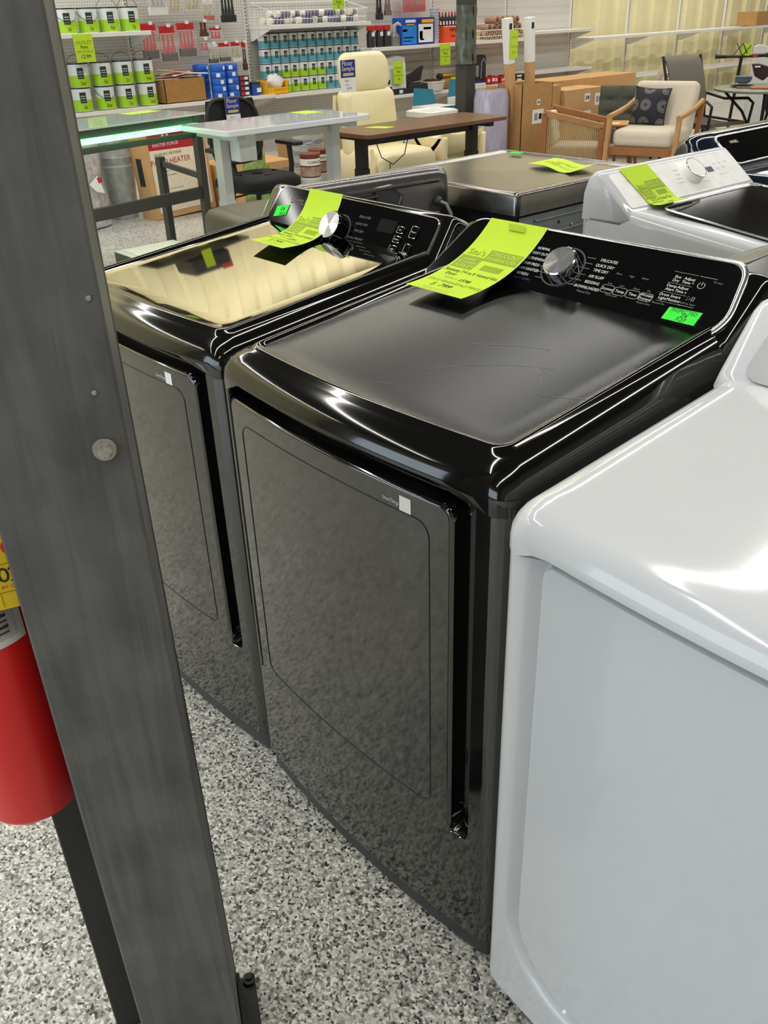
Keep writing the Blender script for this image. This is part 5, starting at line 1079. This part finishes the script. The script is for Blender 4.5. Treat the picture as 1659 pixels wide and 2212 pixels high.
for k, (yy, nm) in enumerate(((4.36, 'left'), (4.58, 'right'))):
    x = -5.50-.16*k
    t = pail('primer_pail', 'white primer can under the %s clear sealer can' % nm, (x, yy, 0), .092, .20, M_canw, [(.05, .32, mat('primer_blue', '4a5aa0', .5))], False); lettering('lettering', [('PRIMER', .1, .11, .04)], lambda u, v: Vector((.0945*math.cos(u/.0945-.3), .0945*math.sin(u/.0945-.3), v)), M_ink, t)
    t = pail('sealer_can', 'brown CLEAR-SEAL can, %s one stacked beside the white desk leg' % nm, (x, yy, .203), .092, .20, M_seal, [(.52, .80, M_stk), (.06, .46, mat('seal_photo', 'a08478', .5, 0, .35, 20))]); lettering('lettering', [('CLEAR-SEAL', .02, .132, .030)], lambda u, v: Vector((.0955*math.cos(u/.0955-.25), .0955*math.sin(u/.0955-.25), v)), M_ink, t)
for k in range(5): pail('steel_pail', 'grey lidded bucket under the shelf, %s up in the nested stack' % ORD[k], (-6.0, 4.72, .002+.104*k), .15, .10, mat('bucket_grey', 'c3c6c8', .35, .1, .05), [(.1, .4, mat('bucket_band', '8c90a0', .4))], False, 'bucket')
carton('taped_carton', 'taped brown carton stored under the quart can shelf', -7.0+.15, -6.45, 4.95, 5.55, .0, .52, labels=[(-.1, .35, .12, .09, M_stk), (.12, .42, .10, .05, M_stk)])
# white lidded tote, small can, teal boxes, lavender roll behind the walnut desk
t = thing('storage_tote', 'white plastic tub with snap lid behind the walnut desk', 'tub', (-5.44, 5.84, 0)); mb = MB(); mb.loft([[Vector((x, y, z)) for x, y in rrect(-.17+i, .17-i, -.19+i, .19-i, .06, 5)] for i, z in ((.03, 0), (0, .60))]); mb.obj('tub', mat('tub_white', 'd8d6cb', .35), t, smooth=50)
mb = MB(); mb.loft([[Vector((x, y, z)) for x, y in rrect(-.19+i, .19-i, -.21+i, .21-i, .07, 5)] for i, z in ((0, .59), (0, .635), (.02, .645), (.035, .635), (.10, .633))]); mb.obj('lid', mat('lid_white', 'e6e5df', .35), t, smooth=50)
pail('small_can', 'small steel can with wire handle beside the cream chair', (-5.65, 5.55, .0), .085, .52, mat('dark_can', '5b5a55', .35, .4), [(.7, .95, M_stk)])
t = thing('steel_column', 'dark grey square steel column wrapped with torn plastic', 'column', (-5.40, 6.26, 0)); MB().bx(-.07, .07, -.07, .07, 0, 5.6).obj('column', M_steel_d, t, bevel=.004)
mb = MB(); mb.grid(25, 14, lambda u, v: Vector(((.090+.008*math.sin(5*v*PI+3*u))*math.cos(2*PI*u)*1.05, (.090+.010*math.sin(7*v+9*u))*math.sin(2*PI*u)*1.1, 1.02+.50*v))); mb.obj('torn_wrap', mat('torn_green_wrap', '565a4e', .35, 0, .3, 18, bump=.7, coat=.3), t, smooth=60)
for k, (x, y, z0, z1) in enumerate(((-5.85, 6.30, 0, .62), (-5.75, 6.72, 0, .68))):
    t = carton('teal_carton', ['teal and white carton left of the steel column', 'teal and white carton right of the steel column'][k], x-.2, x+.12, y-.16, y+.18, z0, z1, m=mat('carton_white', 'dcd8d0', .6), tape=False); h = z1
    MB().bx(.1602, .1615, -.17, .17, h*.72, h).obj('teal_top', mat('carton_teal', '2f7f98', .5), t, smooth=0); MB().bx(.1602, .1615, -.10, .16, h*.2, h*.62).obj('picture', mat('carton_sky', '8fb4c4', .5, 0, .3, 12), t, smooth=0); MB().prism([(-.17, h), (.17, h), (.12, h+.14), (-.15, h+.17)], lambda a, b, c: Vector((-.15+c, a, b)), .005).obj('open_flap', mat('carton_teal', '2f7f98', .5), t, smooth=0)
t = thing('wrapped_roll', 'lavender translucent wrapped roll standing left of the tall carton', 'roll', (-5.10, 6.315, 0)); MB().rev((0, 0, 0), (0, 0, .80), [(.17, 0), (.175, .1), (.17, .9), (.15, 1), (.05, 1)], 24).obj('wrap', mat('lavender_wrap', 'a9a3b8', .28, 0, .15, 10, coat=.5, stretch=(4, 4, .5)), t, smooth=50); MB().rev((0, 0, .79), (0, 0, .83), [(.05, 0), (.05, 1)], 14).obj('core', M_card, t)
carton('tall_carton', 'tall brown carton with white shipping labels holding two long boxes', -5.20, -4.88, 6.52, 6.98, 0, .83, labels=[(.02, .66, .05, .05, M_stk), (.02, .53, .17, .13, M_stk)], open_=True)
for k, (yb, yt_, xt, tagged) in enumerate(((6.62, 6.44, -5.04, True), (6.86, 6.74, -5.02, False))):
    t = thing('long_carton', ['long slim carton with neon tag sticking out of the tall box', 'long slim carton with white wrapped top, right of the tagged one'][k], 'box')
    a = Vector((-5.03, yb, .02)); b = Vector((xt, yt_, 1.40)); d = (b-a)
    MB().bar(a, a+d*.72, .075, .075).obj('carton', M_card2, t, bevel=.003); MB().bar(a+d*.72, b, .078, .078).obj('white_sleeve', M_stk, t, bevel=.003)
    c = a+d*.95+Vector((.041, 0, 0)); MB().box(c, (.003, .035, .05)).obj('barcode_label', M_dark, t, smooth=0)
    if tagged:
        q = thing('price_tag', 'neon yellow tag on the left long slim carton', 'price tag', a+d*.84+Vector((.045, .03, 0)), 0, 'neon price tags'); p_ = MB().bx(-.001, .001, -.055, .055, -.12, .12).obj('paper', M_tag, q, smooth=0); lettering('printed_text', [('OUTLET', 0, .06, .025), ('WHOLESALE', 0, -.02, .016), ('$ 49', 0, -.07, .03)], lambda u, v: Vector((.002, u, v)), M_tag2, p_)
# cartons at the back
carton('flat_carton', 'long flat carton lying across the stack behind the rope chair', -6.75, -6.25, 8.3, 10.4, .0, .68, m=M_card2)
carton('cardboard_box', 'brown carton with three white labels behind the dark tufted chair', -5.98, -5.62, 8.14, 8.86, 0, .64, m=M_card2, labels=[(.04, .54, .10, .09, M_stk), (.26, .51, .14, .13, M_stk), (.06, .33, .14, .14, M_stk)])
carton('cardboard_box', 'plain brown carton leaning left of the labelled carton', -5.92, -5.68, 7.76, 8.12, 0, .70, m=mat('mid_card', 'b98f5b', .8, 0, .06, 14), labels=[(.0, .40, .06, .03, mat('card_stamp', '8e6f47', .8))])
carton('cardboard_box', 'dark brown carton nearest the tall box', -6.4, -6.0, 7.35, 7.72, 0, .68, m=mat('dark_card', '80613f', .8, 0, .08, 14))
carton('cardboard_box', 'brown carton behind the beige armchair', -6.1, -5.65, 8.92, 9.9, 0, .52, m=M_card2)
# dark tufted chair
t = thing('tufted_chair', 'dark green tufted lounge chair between the cartons and armchair', 'chair', (-4.93, 8.40, 0), .55)
M_tuft = mat('dark_green_fabric', '4a4b40', .85, 0, .08, 60)
def tuft(u, v): return .03*abs(math.sin(PI*3*u))**.6*abs(math.sin(PI*3*v))**.6
mb = MB(); mb.slab(25, 19, lambda u, v: Vector((-.35+.70*u, .10+.16*v-tuft(u, v), .26+.42*v)), lambda a, b: (0, -1, .4), .12); mb.obj('backrest', M_tuft, t, smooth=70)
mb = MB(); mb.slab(25, 19, lambda u, v: Vector((-.35+.70*u, -.45+.58*v, .30+tuft(u, v))), lambda a, b: (0, 0, 1), .14); mb.obj('seat', M_tuft, t, smooth=70)
for sx in (-.3, .3):
    for sy in (-.4, .12): MB().cyl((sx, sy, 0), (sx*.9, sy*.9, .17), .012, n=8).obj('leg', M_blkp, t)
# rope armchair (side view)
t = thing('rope_armchair', 'low teak armchair with woven rope sides behind the stainless dryer', 'chair', (-4.33, 6.69, 0), 2.1)
M_rope = mat('tan_rope', 'b3976b', .8, 0, .12, 60)
for s_ in (-1, 1):
    x = s_*.25
    beamf(M_teak if s_ > 0 else mat('tan_teak', 'a8794a', .5, 0, .1, 8), t, 'arm_rail', (x, .27, .62), (x, -.28, .505), .05, .05); beamf(M_teak, t, 'front_leg', (x, -.26, 0), (x, -.265, .50), .05, .05); beamf(M_teak, t, 'rear_leg', (x, .27, 0), (x, .27, .62), .05, .05); beamf(M_teak, t, 'lower_rail', (x, .27, .14), (x, -.26, .14), .03, .03)
    for k in range(30):
        y = -.245+.495*k/29; MB().cyl((x+s_*.008, y, .14), (x+s_*.008, y, .505+.115*(y+.27)/.54), .0055, n=6).obj('rope', M_rope, t)
M_cc = mat('cream_cushion', 'd6cdb8', .85, 0, .05, 60)
MB().bx(-.22, .22, -.26, .22, .22, .33).obj('seat_cushion', M_cc, t, bevel=.03, seg=3); MB().box((0, .24, .47), (.42, .09, .28), Matrix.Rotation(-.2, 3, 'X')).obj('back_cushion', M_cc, t, bevel=.03, seg=3)
beamf(M_teak, t, 'front_rail', (-.25, -.26, .20), (.25, -.26, .20), .03, .05); beamf(M_teak, t, 'back_rail', (-.25, .28, .58), (.25, .28, .58), .03, .05)
# round slatted side table
t = thing('side_table', 'small round slatted teak table between the rope chair and beige armchair', 'table', (-4.32, 7.40, 0), .5)
for k in range(7):
    y = -.165+.055*k; hw = math.sqrt(max(.004, .20**2-y*y)); MB().bx(-hw, hw, y-.024, y+.024, .43, .448).obj('slat', mat('light_teak', 'b98b54', .5, 0, .12, 8, stretch=(1, 8, 1)), t, bevel=.002)
mb = MB(); mb.tube([(.205*math.cos(a), .205*math.sin(a), .438) for a in [2*PI*k/32 for k in range(32)]], .012, 6, closed=True); mb.obj('rim', M_teak, t)
for k in range(3): a = 2*PI*k/3+.4; MB().cyl((.19*math.cos(a), .19*math.sin(a), 0), (.13*math.cos(a), .13*math.sin(a), .43), .016, n=10).obj('leg', M_teak, t)
mb = MB(); mb.slab(2, 2, lambda a, b: (-.13+.12*a, -.12+.10*b, .4495), lambda a, b: (0, 0, 1), .0008); o = thing('price_tag', 'pale yellow tag lying on the slatted side table', 'price tag', (-4.32, 7.40, 0), .5, 'neon price tags'); mb.obj('paper', mat('pale_yellow_paper', 'e4e07a', .7), o)
# beige armchair
ac = thing('lounge_armchair', 'teak framed armchair with oatmeal cushions and a patterned pillow', 'chair', (-3.69, 7.02, 0), .29)
def softbox(name, m, par, c, d, R=None, r=.05):
    bm_ = MB().box((0, 0, 0), d); o = bm_.obj(name, m, par, bevel=r, seg=4, smooth=60); o.location = c
    if R is not None: o.rotation_euler = R
    return o
softbox('seat_cushion', M_lin, ac, (0, -.04, .415), (.56, .62, .15)); softbox('back_cushion', M_lin, ac, (0, .26, .62), (.58, .15, .46), (-.26, 0, 0))
beamf(M_teak, ac, 'front_rail', (-.30, -.34, .31), (.30, -.34, .31), .03, .07); beamf(M_teak, ac, 'rear_rail', (-.30, .28, .30), (.30, .28, .30), .03, .06)
M_teakl = mat('light_teak_frame', 'b38753', .45, 0, .12, 8, stretch=(6, 6, 1))
for s_ in (-1, 1):
    x = s_*.315
    mb = MB(); mb.bar((x, -.42, 0), (x, -.37, .30), .04, .055); mb.bar((x, -.37, .30), (x, -.34, .60), .04, .05); mb.obj('front_leg', M_teakl, ac, bevel=.004)
    mb = MB(); mb.bar((x, .40, 0), (x, .30, .30), .04, .05); mb.bar((x, .30, .30), (x, .40, .70), .04, .05); mb.obj('rear_leg', M_teak, ac, bevel=.004)
    mb = MB(); mb.tube([(x, -.37, .60), (x, -.10, .615), (x, .15, .64), (x, .36, .68)], .024, 8); mb.obj('armrest', M_teakl, ac); beamf(M_teak, ac, 'side_rail', (x, -.36, .30), (x, .32, .30), .03, .05)
pw_ = thing('throw_pillow', 'dark navy pillow with white medallion pattern on the beige armchair', 'pillow', (-3.69, 7.02, 0), .29)
Rq = Matrix.Rotation(-.30, 3, 'X') @ Matrix.Rotation(.04, 3, 'Y')
def pil(u, v, s_): 
    b = (1-abs(2*u-1)**3)*(1-abs(2*v-1)**3); k = 1-.07*math.sin(PI*u)*0; e = 1-.08*(1-(2*v-1)**2); g_ = 1-.08*(1-(2*u-1)**2)
    return Vector((-.09, .10, .645))+Rq @ Vector(((u-.5)*.34*e, s_*.07*b, (v-.5)*.34*g_))
mb = MB(); mb.grid(17, 17, lambda u, v: pil(u, v, -1)); mb.grid(17, 17, lambda u, v: pil(u, v, 1)); mb.obj('cover', mat('navy_pattern_cloth', '23232c', .8, 0, .15, 80), pw_, smooth=70)
mb = MB()
for cu_, cv in ((.42, .50), (.92, .50), (.42, .02), (.92, .02), (.42, .97), (.92, .97), (.03, .5), (.03, .05)):
    for rad, wd_, n in ((.155, .012, 40), (.12, .02, 22), (.085, .012, 26), (.05, .008, 16)):
        for k in range(n):
            a0 = 2*PI*k/n; a1 = a0+2*PI/n*(.55 if n == 22 else .8); P = [(cu_+rr_*math.cos(a), cv+rr_*math.sin(a)) for rr_, a in ((rad, a0), (rad, a1), (rad-wd_, a1), (rad-wd_, a0))]
            if all(.02 < p[0] < .98 and .02 < p[1] < .98 for p in P): mb.add([pil(p[0], p[1], -1)+Rq @ Vector((0, -.002, 0)) for p in P], [(0, 1, 2, 3)])
mb.obj('medallions', mat('medallion_print', 'a9a59f', .8, 0, .1), pw_, smooth=0)['kind'] = 'stuff'
# grey sling patio chair
sc_ = thing('patio_chair', 'grey-brown sling patio chair with tall back behind the beige armchair', 'chair', (-3.90, 8.27, 0), 1.35)
M_sling = mat('taupe_sling', '6b6459', .8, 0, .1, 90); 
mb = MB(); mb.slab(8, 16, lambda u, v: Vector(((u-.5)*.48, .26+.16*v-.05*math.sin(PI*v)+(.05*(v-.92)/.08 if v > .92 else 0), .40+.60*v)), lambda a, b: (0, -1, .2), .02); mb.obj('backrest', M_sling, sc_, smooth=60)
mb = MB(); mb.slab(8, 12, lambda u, v: Vector(((u-.5)*.48, -.30+.58*v, .42-.03*math.sin(PI*v))), lambda a, b: (0, 0, 1), .035); mb.obj('seat', M_sling, sc_, smooth=60)
for s_ in (-1, 1):
    x = s_*.26; mb = MB(); mb.tube([(x, .44, 1.0), (x, .30, .62), (x, .27, .42), (x, -.28, .40)], .014, 8); mb.obj('side_tube', M_blkp, sc_)
    mb = MB(); mb.tube([(x*1.1, .30, .64), (x*1.1, .05, .60), (x*1.1, -.25, .62), (x*1.1, -.32, .58), (x*1.08, -.30, .40), (x*1.05, -.24, .02)], .014, 8); mb.obj('arm_tube', M_blkp, sc_)
    mb = MB(); mb.tube([(x, .25, .42), (x*1.05, .32, .02)], .014, 8); mb.obj('rear_leg', M_blkp, sc_)
mb = MB(); mb.tube([(.28*math.cos(a), .02+.30*math.sin(a), .02) for a in [2*PI*k/28 for k in range(28)]], .014, 6, closed=True); mb.obj('base_ring', M_blkp, sc_)
# round patio table and things on it
tb = thing('patio_table', 'round grey patio table with black legs at the right', 'table', (-3.45, 8.56, 0)); MB().rev((0, 0, .695), (0, 0, .72), [(.49, 0), (.50, .3), (.50, .8), (.485, 1)], 48).obj('tabletop', mat('grey_green_top', '6f7263', .4, 0, .08, 20), tb)
for k in range(4): a = PI/2*k+.5; mb = MB(); mb.tube([(.40*math.cos(a), .40*math.sin(a), .69), (.20*math.cos(a), .20*math.sin(a), .5), (.10*math.cos(a), .10*math.sin(a), .33), (.18*math.cos(a), .18*math.sin(a), .15), (.38*math.cos(a), .38*math.sin(a), .01)], .013, 8); mb.obj('leg', M_blkp, tb)
mb = MB(); mb.tube([(.13*math.cos(a), .13*math.sin(a), .33) for a in [2*PI*k/20 for k in range(20)]], .01, 6, closed=True); mb.obj('leg_ring', M_blkp, tb)
M_dish = mat('slate_blue_dish', '6f7c88', .35, 0, .05)
for k, (r, z) in enumerate(((.125, .7205), (.118, .735))):
    o = MB().rev((-3.68, 8.50, z), (-3.68, 8.50, z+.014), [(r*.6, 0), (r, .9), (r, 1), (r*.6, .4)], 28).obj('dinner_plate', M_dish); tag(o, ['slate blue dinner plate, lower of two on the patio table', 'slate blue dinner plate, upper of two on the patio table'][k], 'plate', 'slate blue dishes')
for k in range(2):
    z = .750+k*.022; o = MB().rev((-3.68, 8.50, z), (-3.68, 8.50, z+.045), [(.045, 0), (.07, .35), (.085, 1), (.08, 1), (.04, .2)], 28).obj('bowl', M_dish); tag(o, ['slate blue bowl, lower of the nested pair on the plates', 'slate blue bowl, upper of the nested pair on the plates'][k], 'bowl', 'slate blue dishes')
t = thing('serving_board', 'brown wooden serving board with handle on the patio table', 'board', (-3.36, 8.42, .7205), .4); MB().prism(rrect(-.17, .17, -.10, .10, .05), lambda a, b, c: Vector((a, b, c)), .015).obj('board', M_teak, t, bevel=.003); MB().bx(-.30, -.16, -.015, .015, .002, .014).obj('handle', M_teak, t, bevel=.003)
# second patio chair frame behind the table
t = thing('patio_chair', 'black framed patio chair half hidden under the round table', 'chair', (-3.45, 9.42, 0), 2.9)
for s_ in (-1, 1):
    x = s_*.25; mb = MB(); mb.tube([(x, .38, .70), (x, .25, .42), (x, -.26, .40), (x, -.28, .02)], .014, 8); mb.obj('side_frame', M_blkp, t); mb = MB(); mb.tube([(x, .24, .42), (x, .32, .02)], .014, 8); mb.obj('rear_leg', M_blkp, t)
mb = MB(); mb.slab(6, 8, lambda u, v: Vector(((u-.5)*.48, -.26+.52*v, .42)), lambda a, b: (0, 0, 1), .03); mb.obj('seat', M_mesh, t); mb = MB(); mb.slab(6, 8, lambda u, v: Vector(((u-.5)*.48, .25+.12*v, .44+.26*v)), lambda a, b: (0, -1, 0), .02); mb.obj('backrest', M_mesh, t)
# wrapped camouflage bundle and plastic heap
t = thing('wrapped_cushions', 'camouflage patterned cushions in a clear plastic bag behind the armchair', 'bundle', (-5.0, 9.40, 0), .3); mb = MB(); blob(mb, (0, 0, .46), .44, 16, (.7, 1.0, 1.0), .05, 8); mb.obj('bag', mat('camo_in_plastic', '8b8070', .2, 0, .55, 7, bump=.8, coat=.7), t, smooth=70)
t = thing('plastic_heap', 'heap of crumpled white plastic film under the patio table', 'plastic', (-3.5, 10.2, 0), .3); mb = MB(); blob(mb, (0, 0, .20), .42, 14, (1.1, .8, .45), .12, 12); mb.obj('film', mat('white_film', 'd9d6d0', .2, 0, .2, 14, bump=.8, coat=.6), t, smooth=70)
# scooter with neon tag, white headboard, red cushion
sk = thing('kick_scooter', 'black kick scooter whose handlebar shows above the round table', 'scooter', (-4.32, 9.56, 0), .86)
mb = MB(); mb.tube([(-.26, 0, .935), (-.20, 0, .935), (0, 0, .93), (.22, 0, .935), (.28, 0, .94)], .014, 8); mb.obj('handlebar', M_blkp, sk)
for s_ in (-1, 1): MB().rev((s_*.17, 0, .935), (s_*.29, 0, .938), [(.019, 0), (.020, .85), (.027, .9), (.025, 1)], 12).obj('grip', M_blk, sk)
MB().bx(.12, .17, -.02, .022, .915, .955).obj('brake_clamp', mat('muted_red', '9c4a48', .5), sk, bevel=.004)
mb = MB(); mb.tube([(0, 0, .93), (.0, .04, .6), (.0, .10, .10)], .018, 8); mb.obj('stem', M_blkp, sk); MB().bx(-.07, .07, .08, .75, .08, .12).obj('deck', M_blkp, sk, bevel=.01)
for yy in (.04, .80): MB().rev((-.02, yy, .09), (.02, yy, .09), [(.07, 0), (.088, .2), (.088, .8), (.07, 1)], 20).obj('wheel', M_blk, sk)
for k, P in enumerate(([(-.10, -.01, .94), (-.05, -.02, 1.02), (-.01, -.02, 1.06)], [(-.08, -.01, 1.07), (.0, -.02, .94)], [(-.01, -.02, 1.06), (.05, -.02, .96)], [(.0, -.02, .94), (.08, -.02, 1.04)])): mb = MB(); mb.tube(P, .004, 6); mb.obj('brake_cable', M_blkp, sk)
q = thing('price_tag', 'neon yellow tag tied to the scooter handlebar', 'price tag', (-4.32, 9.56, 0), .86, 'neon price tags'); MB().box((.035, -.012, 1.00), (.10, .002, .115), Matrix.Rotation(.15, 3, 'Y')).obj('paper', M_tag, q, smooth=0)
t = thing('tool_bag', 'dark maroon folded bag hanging at the right edge above the table', 'bag', (-4.02, 9.50, 0), .86); mb = MB(); mb.prism([(-.12, .87), (-.05, .872), (.10, .83), (.34, .83), (.34, .66), (.16, .70), (.07, .745), (.02, .70), (-.07, .745)], lambda a, b, c: Vector((a, c-.03, b)), .06); mb.obj('bag', mat('maroon_leather', '3a2326', .4, 0, .2, 20), t, bevel=.01); MB().bx(-.10, -.04, -.036, -.031, .835, .85).obj('label', M_stk, t, smooth=0); MB().cyl((.25, 0, 0), (.25, 0, .72), .012, n=8).obj('stand_pole', M_blkp, t)
t = thing('headboard', 'white panel headboard standing behind the scooter', 'headboard', (-4.45, 10.30, 0), .86); MB().prism([(-.12, 0), (1.1, 0), (1.1, .80), (.5, .90), (-.06, 1.02), (-.12, 1.0)], lambda a, b, c: Vector((a, c, b)), .04).obj('panel', mat('white_board', 'cfcdc8', .4), t, bevel=.006)
t = thing('red_cushion', 'round red cushion perched at the right edge', 'cushion', (-4.48, 10.85, 0)); mb = MB(); blob(mb, (0, 0, 1.02), .19, 14, (1, 1, .8), .03, 2); mb.obj('cover', mat('red_fabric', 'd5232a', .7), t, smooth=70); MB().cyl((0, 0, 0), (0, 0, .88), .12, n=20).obj('stool_base', M_blkp, t)
# dark case stored high on the ribbed wall (seen mirrored in the left dryer's top)
t = thing('storage_case', 'black equipment case with neon tag stored on a high wall shelf', 'case', (-7.42, 3.80, 3.35)); MB().bx(-.20, .22, -.26, .26, 0, .32).obj('case', M_dark, t, bevel=.05, seg=4); MB().bx(.2205, .223, -.09, .03, -.10, .22).obj('neon_tag', M_tag, t, smooth=0); MB().bx(.2205, .223, .10, .24, .24, .33).obj('red_label', M_pred, t, smooth=0)
t = thing('wall_shelf', 'grey steel bracket shelf high on the ribbed wall', 'shelf', (-7.42, 3.78, 3.32)); MB().bx(-.26, .16, -.6, .6, 0, .028).obj('board', M_steel_d, t, smooth=0)
for yy in (-.5, .5): MB().prism([(-.26, 0), (-.26, -.25), (.14, 0)], lambda a, b, c: Vector((a, yy+c, b)), .012).obj('bracket', M_steel_d, t, smooth=0)
